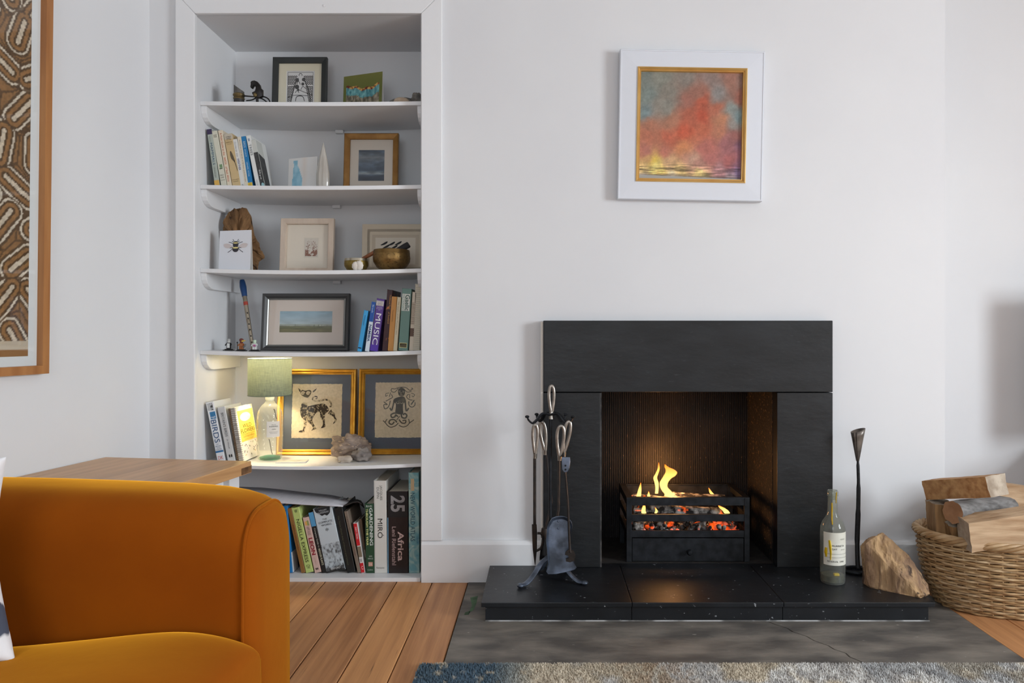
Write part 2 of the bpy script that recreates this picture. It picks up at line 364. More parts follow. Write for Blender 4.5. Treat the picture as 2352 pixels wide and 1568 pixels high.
fb = thing('firebox', 'sooty iron firebox with a ribbed back inside the fireplace', 'firebox', (.5, 3.0, HZ))
SOOT = mat('sooty_iron', (26,23,21), .6, .15, col2=(46,40,36), scale=6, contrast=(.4,.7), bump=.35, bscale=60, col3=(120,96,80), scale3=110, c3=(.68,.74))
RUST = mat('flaking_firebrick', (26,22,19), .8, col2=(16,14,13), scale=9, contrast=(.35,.6), bump=.8, bscale=70, col3=(120,94,64), scale3=110, c3=(.62,.72))
BX0, BX1, BY = .199, .812, 3.045
n = 82; pts = []
for i in range(n):
    x = BX0+(BX1-BX0)*i/n; dx = (BX1-BX0)/n
    pts += [(x, BY), (x+dx*.34, BY), (x+dx*.5, BY-.006), (x+dx*.84, BY-.006)]
pts += [(BX1, BY), (BX1, BY+.03), (BX0, BY+.03)]
MB().prism(pts, HZ, .686).build('ribbed_back_panel', SOOT, fb, world=True)
MB().box(BX1, .8195, SY+.06, BY+.03, HZ-.05, .686).build('side_panel', RUST, fb, world=True)
MB().box(.1905, BX0, SY+.06, BY+.03, HZ-.05, .686).build('side_panel', RUST, fb, world=True)
MB().box(.1905, .8195, D+.001, 3.099, .686, .699).build('added_flue_panel', mat('soot_black', (10,9,9), .95), fb, world=True)  # unseen dark panel over the firebox, added to stop white wall bounce
MB().box(.1905, .8195, D+.001, BY+.03, HZ-.03, HZ-.0005).build('firebox_floor', mat('ash_floor', (30,28,27), .85, col2=(48,44,42), scale=25, bump=.4, bscale=80), fb, world=True)

he = thing('hearth', 'raised black slate hearth of three slabs, specked with ash', 'hearth', (.5, 2.5, .002))
hx0, hx1, hy = XX(1105,2.306), XX(2148,2.306), 2.306
j1, j2 = .266, .725
for a, b in ((hx0, j1-.0008), (j1+.0008, j2-.0008), (j2+.0008, hx1)):
    MB().box(a, b, hy, D-.0255, HZ-.014, HZ).build('slab', SLATEH, he, bevel=.0015, world=True)
for a, b in ((hx0+.012, j1-.0008), (j1+.0008, j2-.0008), (j2+.0008, hx1-.014)):
    MB().box(a, b, hy+.012, D-.03, .0025, HZ-.0142).build('riser', SLATEH, he, bevel=.001, world=True)
MB().box(fx0, fx1, D-.0254, D+.001, .0025, HZ-.0005).build('bed', SLATEH, he, world=True)

MB().box(hx0+.012, hx1-.012, hy+.0085, hy+.0118, .0022, .0048).build('mortar_line', mat('pale_mortar', (196,196,196), .9, col2=(110,108,106), scale=14, contrast=(.45,.6)), he, world=True)
GREENP = mat('green_paint_stain', (84,118,84), .8, col2=(62,84,62), scale=30)
for q in ([(1080,1372,2.50),(1098,1368,2.50),(1094,1386,2.5),(1088,1400,2.5),(1076,1408,2.5),(1084,1390,2.5)], [(1068,1406,2.5),(1080,1402,2.5),(1077,1411,2.5),(1066,1412,2.5)]):
    pts_ = []
    for a_, b_, _ in q:
        Yq = (H-.0023)*F/(b_-CY); pts_.append((XX(a_, Yq), Yq, .0024))
    flat_ = MB().add(pts_, [list(range(len(pts_)))]).build('paint_stain', GREENP, sl)
# fire grate
GY = 2.715
gr = thing('fire_grate', 'square black iron fire grate holding the burning logs', 'grate', (.51, 2.85, HZ))
gx0, gx1 = XX(1439,GY), XX(1722,GY); gb = 2.97; pw = .019
rz1, rz0 = ZZ(1144,GY), ZZ(1161,GY); m1, m0 = ZZ(1181.5,GY), ZZ(1197.5,GY); l1, l0 = ZZ(1218.5,GY), ZZ(1234,GY)
for x0, x1 in ((gx0, gx0+pw), (gx1-pw, gx1)):
    MB().box(x0, x1, GY, GY+.012, HZ, rz1).build('corner_post', IRON, gr, bevel=.0012, world=True)
    MB().box(x0, x1, gb-.012, gb, HZ, rz1).build('corner_post', IRON, gr, bevel=.0012, world=True)
for z0, z1 in ((rz0, rz1), (m0, m1), (l0, l1)):
    MB().box(gx0+pw, gx1-pw, GY+.001, GY+.011, z0, z1).build('front_bar', IRON, gr, bevel=.001, world=True)
    for x in (gx0+.001, gx1-.011): MB().box(x, x+.01, GY+.012, gb-.012, z0, z1).build('side_bar', IRON, gr, bevel=.001, world=True)
MB().box(gx0+pw, gx1-pw, gb-.011, gb-.001, .15, rz1-.002).build('back_plate', IRON, gr, bevel=.001, world=True)
for z in (rz1,):
    for x0, x1, y0, y1 in ((gx0, gx0+.024, GY, gb), (gx1-.024, gx1, GY, gb), (gx0, gx1, GY, GY+.02), (gx0, gx1, gb-.02, gb)):
        pass
    MB().box(gx0, gx1, GY, GY+.018, rz1, rz1+.003).box(gx0, gx1, gb-.018, gb, rz1, rz1+.003).box(gx0, gx0+.022, GY+.018, gb-.018, rz1, rz1+.003).box(gx1-.022, gx1, GY+.018, gb-.018, rz1, rz1+.003).build('top_rim', IRON, gr, world=True)
MB().box(gx0+.01, gx1-.01, GY+.012, gb-.012, l0-.002, l0+.006).build('fire_bed_plate', IRON, gr, world=True)
dr = MB().box(gx0+pw+.002, gx1-pw-.002, GY+.0025, GY+.012, HZ+.002, l0-.004).build('ash_door', IRON, gr, bevel=.001, world=True)
kx, kz = XX(1583,GY), ZZ(1266,GY)
o = MB().lathe([(0,.026),(.007,.025),(.0105,.019),(.0105,.014),(.006,.008),(.005,0)], 20).xf(Matrix.Translation((kx, GY+.003, kz)) @ Matrix.Rotation(R(90),4,'X')).build('knob', IRON, gr, smooth=True, world=True)
o.parent = dr; o.location = -Vector((0,0,0))

# embers, charred logs, flames
def glow_mat(name, dark, hot, strength, scale, lo, hi):
    m = bpy.data.materials.new(name); m.use_nodes = True; nt = m.node_tree; b = nt.nodes['Principled BSDF']; L = nt.links.new
    b.inputs['Roughness'].default_value = .9
    tc = nt.nodes.new('ShaderNodeTexCoord'); n = nt.nodes.new('ShaderNodeTexNoise'); n.inputs['Scale'].default_value = scale; n.inputs['Detail'].default_value = 3
    L(tc.outputs['Object'], n.inputs['Vector'])
    r = nt.nodes.new('ShaderNodeValToRGB'); e = r.color_ramp.elements; e[0].position, e[1].position = lo, hi; e[0].color = (0,0,0,1); e[1].color = lin(hot)
    L(n.outputs['Fac'], r.inputs[0]); L(r.outputs[0], b.inputs['Emission Color']); b.inputs['Emission Strength'].default_value = strength
    n2 = nt.nodes.new('ShaderNodeTexNoise'); n2.inputs['Scale'].default_value = scale*2.2; L(tc.outputs['Object'], n2.inputs['Vector'])
    r2 = nt.nodes.new('ShaderNodeValToRGB'); e = r2.color_ramp.elements; e[0].position, e[1].position = .45, .68; e[0].color = lin(dark); e[1].color = lin((170,165,160))
    L(n2.outputs['Fac'], r2.inputs[0]); L(r2.outputs[0], b.inputs['Base Color'])
    return m
EMB = glow_mat('glowing_ember', (26,22,20), (255,84,20), 1.7, 16, .56, .70)
CHAR = glow_mat('charred_wood', (24,20,18), (255,96,26), 2.4, 20, .61, .72)
mb = MB(); rr = random.Random(3)
for i in range(360):
    x = rr.uniform(gx0+.03, gx1-.03); y = rr.uniform(GY+.018, gb-.02); s_ = rr.uniform(.004, .015); z = l0+.006+s_*.7+rr.random()**2*.026
    st = len(mb.v); mb.sphere((0,0,0), (s_, s_*rr.uniform(.6,1.6), s_*rr.uniform(.4,.9)), 6, 4, lambda d: 1+.35*noise.noise(d*2+Vector((i,0,0))))
    mb.xf(Matrix.Translation((x,y,z)) @ Euler((rr.random()*3,rr.random()*3,rr.random()*3)).to_matrix().to_4x4(), st)
tag(mb.build('ember_bed', EMB), 'bed of glowing red embers and grey ash in the grate', 'embers', kind='stuff')
def log_mesh(p0, p1, prof, rough=.004, nseg=10, seed=0, twist=0, nsub=4, roughx=None):
    p0, p1 = Vector(p0), Vector(p1); ax = (p1-p0).normalized(); up = Vector((0,0,1)) if abs(ax.z) < .9 else Vector((0,1,0)); sd = ax.cross(up).normalized(); up = sd.cross(ax)
    pp = []
    for i in range(len(prof)):
        a, b = prof[i], prof[(i+1) % len(prof)]
        for q in range(nsub): pp.append((a[0]+(b[0]-a[0])*q/nsub, a[1]+(b[1]-a[1])*q/nsub))
    n = len(pp); m_ = MB(); vs_, fsd = [], []
    for j in range(nseg+1):
        t = j/nseg; ca, sa = math.cos(twist*t), math.sin(twist*t)
        for i, (u, v) in enumerate(pp):
            d = noise.noise(Vector((i*.55+seed*9.1, t*1.6, seed))) * rough + noise.noise(Vector((i*1.9+seed*3, t*9, seed+5)))*rough*.5
            q = 1+d/max(math.hypot(u, v), .006)
            uu, vv = (u*ca-v*sa)*q, (u*sa+v*ca)*q
            e = noise.noise(Vector((u*60, v*60, seed+j*7)))*rough*(1 if j in (0, nseg) else 0)
            vs_.append(p0+(p1-p0)*t+sd*uu+up*vv+ax*e)
    for j in range(nseg):
        for i in range(n): fsd.append((j*n+i, j*n+(i+1) % n, (j+1)*n+(i+1) % n, (j+1)*n+i))
    m_.add(vs_, fsd); m_.cur = 1; c0 = len(m_.v)
    for j in (0, nseg):
        o = len(m_.v); ring = [vs_[j*n+i] for i in range(n)]; m_.add(ring+[sum(ring, Vector())/n], [(i, (i+1) % n, n) for i in range(n)])
    return m_
for i, (a, b, r_, lab) in enumerate([((.33,2.80,.232), (.66,2.775,.224), .022, 'long charred log burning across the front of the grate'),
        ((.34,2.90,.25), (.46,2.80,.262), .019, 'short charred log under the tallest flame'),
        ((.47,2.90,.252), (.68,2.87,.246), .026, 'thick charred log lying at the back of the grate')]):
    prof = [(r_*math.cos(q*math.pi/3), r_*.85*math.sin(q*math.pi/3)) for q in range(6)]
    tag(log_mesh(a, b, prof, .006, 14, i+20).build('charred_log', [CHAR, CHAR]), lab, 'log', 'logs burning in the grate')
def flame_mat():
    m = bpy.data.materials.new('flame'); m.use_nodes = True; nt = m.node_tree; L = nt.links.new; nt.nodes.remove(nt.nodes['Principled BSDF'])
    tc = nt.nodes.new('ShaderNodeTexCoord'); sp = nt.nodes.new('ShaderNodeSeparateXYZ'); L(tc.outputs['Generated'], sp.inputs[0])
    r = nt.nodes.new('ShaderNodeValToRGB'); e = r.color_ramp.elements; e[0].color = lin((255,214,120)); e[1].position = 1; e[1].color = lin((255,118,28))
    q = e.new(.55); q.color = lin((255,206,104)); L(sp.outputs[2], r.inputs[0])
    em = nt.nodes.new('ShaderNodeEmission'); L(r.outputs[0], em.inputs[0]); em.inputs[1].default_value = 2.3
    tr = nt.nodes.new('ShaderNodeBsdfTransparent'); lw = nt.nodes.new('ShaderNodeLayerWeight'); lw.inputs[0].default_value = .35
    n = nt.nodes.new('ShaderNodeTexNoise'); n.inputs['Scale'].default_value = 26; L(tc.outputs['Object'], n.inputs['Vector'])
    ad = nt.nodes.new('ShaderNodeMath'); ad.operation = 'MULTIPLY_ADD'; L(n.outputs['Fac'], ad.inputs[0]); ad.inputs[1].default_value = .5; L(lw.outputs['Facing'], ad.inputs[2])
    r2 = nt.nodes.new('ShaderNodeValToRGB'); e = r2.color_ramp.elements; e[0].position = .38; e[1].position = .95; L(ad.outputs[0], r2.inputs[0])
    mx = nt.nodes.new('ShaderNodeMixShader'); L(r2.outputs[0], mx.inputs[0]); L(em.outputs[0], mx.inputs[1]); L(tr.outputs[0], mx.inputs[2])
    L(mx.outputs[0], nt.nodes['Material Output'].inputs[0]); return m
FLAME = flame_mat()
def flame(pts, Y, label, thick=.55):       # (px, py, half width px) up the tongue
    pts = smooth_pts(pts, 5); m_ = MB(); c0 = P(pts[0][0], pts[0][1], Y); vs_, fsd = [], []; S = 12
    for px, py, hw in pts:
        c = P(px, py, Y); r_ = max(hw, .25)*Y/F
        for k in range(S):
            a = 2*math.pi*k/S; vs_.append((c.x+r_*math.cos(a), Y+r_*thick*math.sin(a), c.z))
    n = len(pts)
    for j in range(n-1):
        for k in range(S): fsd.append((j*S+k, j*S+(k+1) % S, (j+1)*S+(k+1) % S, (j+1)*S+k))
    fsd += [list(range(S))[::-1], [(n-1)*S+k for k in range(S)]]
    tag(m_.add(vs_, fsd).build('flame', FLAME, smooth=True, angle=180), label, 'flame', 'flames of the log fire')
flame([(1533,1146,14),(1537,1136,11),(1531,1127,11),(1525,1118,9),(1525,1108,10),(1531,1099,11),(1538,1092,14),(1542,1084,14),(1538,1077,10),(1531,1072,5),(1527,1066,.5)], 2.83, 'tall bright yellow flame, biggest in the fire')
flame([(1508,1133,4),(1509,1120,4),(1508,1108,5),(1505,1097,4.5),(1509,1087,3.5),(1513,1075,2.5),(1513,1062,.5)], 2.85, 'thin orange flame standing just beside the tallest one')
flame([(1466,1144,6),(1468,1134,5),(1470,1122,3.5),(1472,1108,.5)], 2.80, 'small flame at the corner of the grate nearest the tools')
flame([(1490,1142,4),(1490,1136,3),(1490,1128,.5)], 2.80, 'tiny flame licking up beside the charred logs')
flame([(1479,1178,6),(1478,1172,5),(1479,1165,4),(1480,1156,1)], 2.745, 'small flame seen between the upper bars near the tools')
flame([(1670,1178,7),(1666,1172,7),(1658,1166,6),(1650,1160,1)], 2.745, 'small flame between the upper bars nearest the bottle')
flame([(1506,1178,3),(1508,1173,3),(1505,1165,.6)], 2.74, 'short flame between the upper bars under the tall flame')
flame([(1652,1150,6),(1645,1142,5),(1634,1132,4),(1628,1120,.6)], 2.90, 'faint flame at the back of the grate nearest the bottle')
l = bpy.data.lights.new('fire_glow', 'POINT'); l.energy = 4.6; l.color = (1,.44,.14); l.shadow_soft_size = .05
o = bpy.data.objects.new('fire_glow', l); C.objects.link(o); o.location = (.46, 2.87, .34)

# ------------------------------------------------------------------ companion set (fire tools)
STEEL = mat('brushed_steel', (172,166,158), .32, .9, col2=(140,134,126), scale=40, bump=.05)
IRONB = mat('polished_dark_iron', (124,137,158), .4, .75, col2=(80,88,100), scale=25, bump=.08, bscale=60)
RUSTI = mat('rusty_dark_iron', (46,43,42), .55, .6, col2=(66,56,50), scale=30, bump=.2, bscale=80)
TY = 2.53
ts = thing('fire_tool_stand', 'black iron fire tool stand with a steel loop on top', 'tool stand', (XX(1265,TY), TY, HZ))
cx = XX(1264,TY)
MB().tube([(cx,TY,HZ+.06),(cx,TY,ZZ(960,TY))], .0055, 10).build('pole', IRON, ts, smooth=True, world=True)
def loop(cx_, Y, pb, pt, wpx, r_=.0045, tilt=0):    # teardrop handle from neck (bottom) to rounded top
    z0, z1 = ZZ(pb,Y), ZZ(pt,Y); hw = wpx*Y/F/2; hh = z1-z0; q = []
    for k in range(28):
        a = 2*math.pi*k/28; s_ = (1-math.cos(a))/2
        wv = math.sin(a)*(.22+.78*s_**.8); q.append((cx_+hw*wv+tilt*hh*s_, Y, z0+hh*s_))
    return q
MB().tube(loop(cx+.004, TY, 950, 886, 16), .0052, 10, True, flat=.8, up=(0,1,0)).tube([(cx+.003,TY,ZZ(962,TY)),(cx+.003,TY,ZZ(945,TY))], [.0085,.006], 10).build('top_loop', STEEL, ts, smooth=True, world=True)
for dx, dy in ((-.075,-.022),(.072,-.03),(-.045,.05),(.05,.045)):
    z = ZZ(955,TY); q = [(cx,TY,z+.004),(cx+dx*.35,TY+dy*.35,z+.008),(cx+dx*.6,TY+dy*.6,z-.012),(cx+dx*.78,TY+dy*.78,z-.022),(cx+dx*.95,TY+dy*.95,z-.012),(cx+dx*1.02,TY+dy*1.02,z+.0)]
    MB().tube(smooth_pts(q,4), [.0085]*12+[.006]*6+[.005]*3, 8, flat=.55).sphere(q[-1], (.0075,.0075,.005), 10, 6).build('hook_arm', IRON, ts, smooth=True, world=True)
for dx, dy in ((-.092,-.085),(.105,-.06),(-.04,.09),(.06,.07)):
    b = Vector((cx,TY,HZ)); q = [b+Vector((0,0,.075)), b+Vector((dx*.3,dy*.3,.062)), b+Vector((dx*.62,dy*.62,.026)), b+Vector((dx*.86,dy*.86,.008)), b+Vector((dx*1.05,dy*1.05,.0085))]
    MB().tube(smooth_pts(q,5), [.011]*21, 8, flat=.5).sphere(q[-1]-Vector((0,0,.001)), (.012,.012,.0072), 10, 6).build('leg', IRONB, ts, smooth=True, world=True)
def tool(name, label, handle, Y, rod, headfn, rodr=.0042, hm=STEEL):
    hx, pb, pt, wpx, tilt = handle
    t = thing(name, label, 'fire tool', P(hx, pb, Y), group='hanging fire tools')
    q = loop(XX(hx,Y), Y, pb, pt, wpx, tilt=tilt)
    MB().tube(q, .0054, 9, True, flat=.8, up=(0,1,0)).tube([(q[0][0],Y,q[0][2]+.004),(q[0][0],Y,q[0][2]-.012)], [.007,.0062], 10).build('handle', hm, t, smooth=True, world=True)
    MB().tube([P(a, b, y) for a, b, y in rod], rodr, 8).build('rod', RUSTI, t, smooth=True, world=True)
    headfn(t)
def poker(t):
    Y = 2.505; x = XX(1227,Y)
    MB().tube([(x,Y,ZZ(1204,Y)),(x+.001,Y,ZZ(1225,Y)),(x+.002,Y,ZZ(1262,Y)),(x+.003,Y,ZZ(1297,Y))], [.008,.0085,.007,.001], 8).build('point', RUSTI, t, smooth=True, world=True)
    q = smooth_pts([(x+.006,Y,ZZ(1265,Y)),(x+.022,Y,ZZ(1258,Y)),(x+.03,Y,ZZ(1240,Y)),(x+.024,Y,ZZ(1226,Y)),(x+.01,Y,ZZ(1224,Y))], 4)
    MB().tube(q, .0042, 8).build('hook', RUSTI, t, smooth=True, world=True)
tool('poker', 'iron poker with a barbed point hanging nearest the alcove', (1229,1044,975,15,0), 2.505, [(1228,1040,2.505),(1228,1210,2.505)], poker, .005)
def shovel(t):
    Y = 2.47; out = [(1268,1188),(1280,1184),(1295,1184),(1308,1191),(1314,1204),(1311,1222),(1310,1240),(1313,1262),(1318,1290),(1320,1307),(1259,1318),(1259,1290),(1257,1262),(1255,1240),(1256,1222),(1258,1205)]
    m_ = MB(); c = Vector((XX(1288,Y), Y, ZZ(1245,Y)))
    poly = [P(a, b, Y-(.0 if b < 1295 else .01)) for a, b in smooth_pts(out+[out[0]], 3)[:-1]]
    n = len(poly); inner = [c+(p-c)*.86+Vector((0,.0,0)) for p in poly]
    vs_ = [p+Vector((0,-.016*(1 if p.z > ZZ(1300,Y) else .0),0)) for p in poly]+inner+[p+Vector((0,.003,0)) for p in inner]+[p+Vector((0,-.016*(1 if p.z > ZZ(1300,Y) else .0)+.002,0))+(p-c)*.02 for p in poly]
    fsd = [(i,(i+1)%n,n+(i+1)%n,n+i) for i in range(n)]+[list(range(n,2*n))]+[list(range(2*n,3*n))]+[(2*n+i,2*n+(i+1)%n,3*n+(i+1)%n,3*n+i) for i in range(n)]+[(3*n+i,3*n+(i+1)%n,(i+1)%n,i) for i in range(n)]
    m_.add(vs_, fsd).build('shovel_pan', IRONB, t, smooth=True, world=True)
    for b in (1197,1213): MB().sphere(P(1282,b,Y-.003), (.0032,.0022,.0032), 10, 6).build('rivet', IRONB, t, smooth=True, world=True)
tool('hearth_shovel', 'hearth shovel with a broad blue-grey pan, hung in front of the stand', (1285,1049,978,22,.05), 2.48, [(1284,1045,2.48),(1283,1170,2.48),(1279,1192,2.475)], shovel)
def tongs(t):
    Y = 2.45
    MB().tube([P(1298,1082,Y),P(1304,1150,Y),P(1309,1260,Y),P(1310,1268,Y)], [.0032,.0034,.004,.005], 8).build('arm', RUSTI, t, smooth=True, world=True)
    q = [P(a,b,Y-.004) for a,b in ((1290,1050),(1309,1050),(1310,1060),(1308,1075),(1303,1084),(1296,1085),(1291,1078))]
    n = len(q); MB().add(q+[p+Vector((0,.006,0)) for p in q], [list(range(n)), list(range(n,2*n))[::-1]]+[(i,(i+1)%n,n+(i+1)%n,n+i) for i in range(n)]).build('hinge_plate', IRONB, t, bevel=.0012, world=True)
    for b in (1069,1078): MB().sphere(P(1299,b,Y-.005), (.003,.002,.003), 10, 6).build('rivet', IRON, t, smooth=True, world=True)
    q = [P(a,b,Y-.003) for a,b in ((1306,1262),(1317,1264),(1322,1275),(1319,1288),(1309,1291),(1300,1289),(1300,1283),(1307,1281),(1305,1276),(1298,1274),(1299,1268))]
    n = len(q); MB().add(q+[p+Vector((0,.006,0)) for p in q], [list(range(n)), list(range(n,2*n))[::-1]]+[(i,(i+1)%n,n+(i+1)%n,n+i) for i in range(n)]).build('claw', RUSTI, t, world=True)
tool('coal_tongs', 'coal tongs with a riveted hinge plate and claw end', (1295,1040,968,18,.16), 2.50, [(1293,1040,2.50),(1294,1052,2.46)], tongs)
def brush(t):
    Y = 2.57; x = XX(1251,Y)
    MB().lathe([(0,-.005),(.012,-.004),(.014,.01),(.011,.028),(0,.03)], 14, (x,Y,ZZ(1232,Y))).build('collar', RUSTI, t, smooth=True, world=True)
    mb_ = MB(); rg = random.Random(5)
    for i in range(160):
        a = rg.random()*6.28; r_ = rg.random()**.5; p = Vector((x+.010*r_*math.cos(a), Y+.010*r_*math.sin(a), ZZ(1236,Y))); e = Vector((x+.018*r_*math.cos(a), Y+.018*r_*math.sin(a), ZZ(1288,Y)+rg.random()*.008))
        mb_.tube([p, e], .0007, 3)
    tag(mb_.build('bristles', mat('black_bristle', (26,24,24), .7), t, world=True), kind='stuff')
tool('hearth_brush', 'hearth brush with dark bristles, hung behind the shovel', (1252,1036,968,18,-.12), 2.57, [(1254,1035,2.57),(1262,1110,2.57),(1268,1150,2.572),(1252,1215,2.57),(1251,1233,2.57)], brush, .0036)

# ------------------------------------------------------------------ right side: bottle, candle holder, rock, basket, logs
BY_ = 2.50; bz = HZ; bxc = XX(1912.5,BY_)
t = thing('wine_bottle', 'empty clear wine bottle with yellow wax drips on the hearth', 'bottle', (bxc, BY_, bz))
R0 = 27.5*BY_/F; hB = (ZZ(1125,BY_)-bz)
prof = [(0,.012),(R0*.6,.004),(R0*.92,0),(R0,.008),(R0,.168),(R0*.97,.182),(R0*.82,.198),(R0*.56,.213),(R0*.44,.225),(R0*.40,.24),(R0*.38,hB-.02),(R0*.44,hB-.018),(R0*.44,hB-.004),(R0*.38,hB),(R0*.3,hB-.002),(R0*.3,hB-.03)]
MB().lathe(prof, 40).build('glass_body', thin_glass('bottle_glass', (238,241,234), amount=1.0, bump=.15, bscale=40, haze=.14, hazecol=(186,188,182)), t, smooth=True)
MB().lathe([(0,.0125),(R0*.9,.006),(R0*.92,.012),(R0*.9,.026),(0,.03)], 24).build('wax_dregs', mat('murky_dregs', (104,102,84), .3, col2=(70,70,62), scale=40), t, smooth=True)
lm = MB(); a0, a1 = -155, -20; zl0, zl1 = ZZ(1297,BY_-.03)-bz, ZZ(1222,BY_-.03)-bz
lm.grid(lambda u, v: ((R0+.0006)*math.cos(R(a0+(a1-a0)*u)), (R0+.0006)*math.sin(R(a0+(a1-a0)*u)), zl0+(zl1-zl0)*v), 24, 2)
lb = lm.build('paper_label', mat('wine_label', (226,224,212), .7, col2=(212,208,192), scale=12), t, smooth=True)
def wrap_text(parent, s, ang, z, ln, hgt, m, rad):
    o = text(parent, s, (0,0,0), (1,0,0), (0,1,0), ln, hgt, m, 'label_lettering')
    for v_ in o.data.vertices:
        a = R(ang)+v_.co.x/rad; v_.co = (rad*math.cos(a), rad*math.sin(a), z+v_.co.y)
zt = lambda py: ZZ(py, BY_-.035)-bz
wrap_text(lb, 'MURRIETA', -84, zt(1253), .042, .0058, BLACK, R0+.0012)
wrap_text(lb, 'YGAY', -106, zt(1260.5), .022, .0058, BLACK, R0+.0012)
wrap_text(lb, 'RIOJA', -60, zt(1262), .016, .004, ink(150,150,140), R0+.0012)
wrap_text(lb, 'RESERVA  1990', -95, zt(1289), .055, .0055, BLACK, R0+.0012)
wrap_text(lb, 'RESERVA', -62, zt(1238), .018, .004, ink(150,150,140), R0+.0012)
for py_ in (1272, 1280):
    MB().grid(lambda u, v: ((R0+.0011)*math.cos(R(-150+125*u)), (R0+.0011)*math.sin(R(-150+125*u)), zt(py_)+.0007*v), 16, 1).build('label_rule', BLACK, lb)
WAX = mat('yellow_wax', (232,196,20), .4, col2=(214,176,20), scale=20)
for q in ([(-118,.262,.003),(-118,.24,.004),(-116,.21,.0035),(-112,.195,.003)], [(-125,.145,.006),(-122,.125,.0075),(-119,.105,.005),(-120,.082,.003)], [(-140,.12,.006),(-142,.105,.009),(-140,.09,.004)], [(-70,hB-.004,.003),(-70,hB-.02,.003),(-72,hB-.04,.0015)]):
    def rad(z):
        for (ra, za), (rb_, zb) in zip(prof[3:], prof[4:]):
            if za <= z <= zb: return ra+(rb_-ra)*(z-za)/max(zb-za, 1e-6)
        return R0*.44
    MB().tube([((rad(z)+.001)*math.cos(R(a)), (rad(z)+.001)*math.sin(R(a)), z) for a, z, r_ in q], [r_ for *_, r_ in q], 8, flat=.5).build('wax_drip', WAX, t, smooth=True)
MB().box(-.004,.014,-.025,-.012,.02,.034).build('wax_lump', WAX, t, bevel=.003)

CY_ = 2.6; cxx = XX(1967,CY_)
t = thing('candle_holder', 'tall forged iron candle holder with a cone cup and ring base', 'candle holder', (cxx, CY_, HZ))
MB().tube([(cxx+.003+.043*math.cos(a*math.pi/16), CY_+.035*math.sin(a*math.pi/16), HZ+.0065) for a in range(32)], .0062, 8, True).build('ring_base', IRON, t, smooth=True, world=True)
st = [P(1972,1314,CY_-.035)+Vector((0,0,.012)), P(1970,1290,CY_-.025), P(1969,1240,CY_), P(1971,1180,CY_), P(1972,1120,CY_), P(1971,1075,CY_), P(1970,1050,CY_)]
MB().tube(smooth_pts(st,5), [.0075]*10+[.0085]*6+[.007]*5+[.0055]*6+[.0042]*4, 7).build('stem', mat('hammered_iron', (46,46,48), .5, .6, bump=.7, bscale=70), t, smooth=True, world=True)
m_ = MB(); S = 28; vs_, fsd = [], []
for j in range(7):
    v = j/6
    for k in range(S+1):
        a = -math.pi*.75+k/S*math.pi*2*.99; r_ = (.004+.0185*v)*(1+.10*math.sin(a*1.0)); zt_ = ZZ(1058,CY_)+(ZZ(988,CY_)-ZZ(1058,CY_)+.008*math.cos(a))*v
        vs_.append((XX(1970,CY_)+r_*math.cos(a)+.002*v, CY_+r_*math.sin(a), zt_))
for j in range(6):
    for k in range(S): fsd.append((j*(S+1)+k, j*(S+1)+k+1, (j+1)*(S+1)+k+1, (j+1)*(S+1)+k))
o = m_.add(vs_, fsd).build('cone_cup', mat('heat_blued_steel', (140,132,124), .4, .7, col2=(96,90,86), scale=30), t, smooth=True, world=True)
o.modifiers.new('thick', 'SOLIDIFY').thickness = .0012

# split log block standing on the hearth
ROCKM = mat('weathered_wood_block', (190,156,114), .85, col2=(132,104,82), scale=11, stretch=(2.2,2.2,.45), contrast=(.35,.65), bump=1.0, bscale=50, bstretch=(2,2,.6), col3=(78,62,52), scale3=15, c3=(.62,.68), dist=.8)
pts3 = []
base = [(1981,1340,2.485),(2000,1352,2.44),(2114,1373,2.345),(2131,1368,2.37),(2128,1350,2.46),(2010,1330,2.53)]
top = [(1975,1262,2.48),(1980,1248,2.50),(1992,1250,2.46),(2006,1236,2.46),(2028,1224,2.47),(2040,1235,2.48),(2062,1258,2.46),(2086,1276,2.43),(2130,1340,2.40),(2132,1352,2.38),(2090,1290,2.47),(2030,1240,2.54),(1995,1255,2.54)]
bm = bmesh.new()
rt = thing('wood_block', 'rough wedge of petrified-looking wood beside the log basket', 'wood block', (P(2050,1355,2.43).x, 2.43, HZ))
for a, b, y in base: p = P(a, b, y); bm.verts.new((p.x, p.y, HZ))
for a, b, y in top: bm.verts.new(P(a, b, y))
r_ = bmesh.ops.convex_hull(bm, input=bm.verts)
bmesh.ops.delete(bm, geom=[v for v in bm.verts if not v.link_faces], context='VERTS')
for it in range(6):
    bmesh.ops.triangulate(bm, faces=bm.faces)
    es = [e for e in bm.edges if e.calc_length() > .006]
    if es: bmesh.ops.subdivide_edges(bm, edges=es, cuts=1)
bmesh.ops.triangulate(bm, faces=bm.faces)
bm.normal_update()
for v in bm.verts:
    if v.co.z > HZ+.004:
        q = v.co; d = noise.fractal(Vector((q.x*26, q.y*26, q.z*12)), 1, 2, 4)*.007-abs(noise.noise(Vector((q.x*45, q.y*45, q.z*8))))*.009+.003
        v.co = q+v.normal*d; v.co.z = max(v.co.z, HZ)
me = bpy.data.meshes.new('block'); 
for v in bm.verts: v.co -= rt.location
bm.to_mesh(me); bm.free(); me.materials.append(ROCKM); o = bpy.data.objects.new('block', me); C.objects.link(o); o.parent = rt

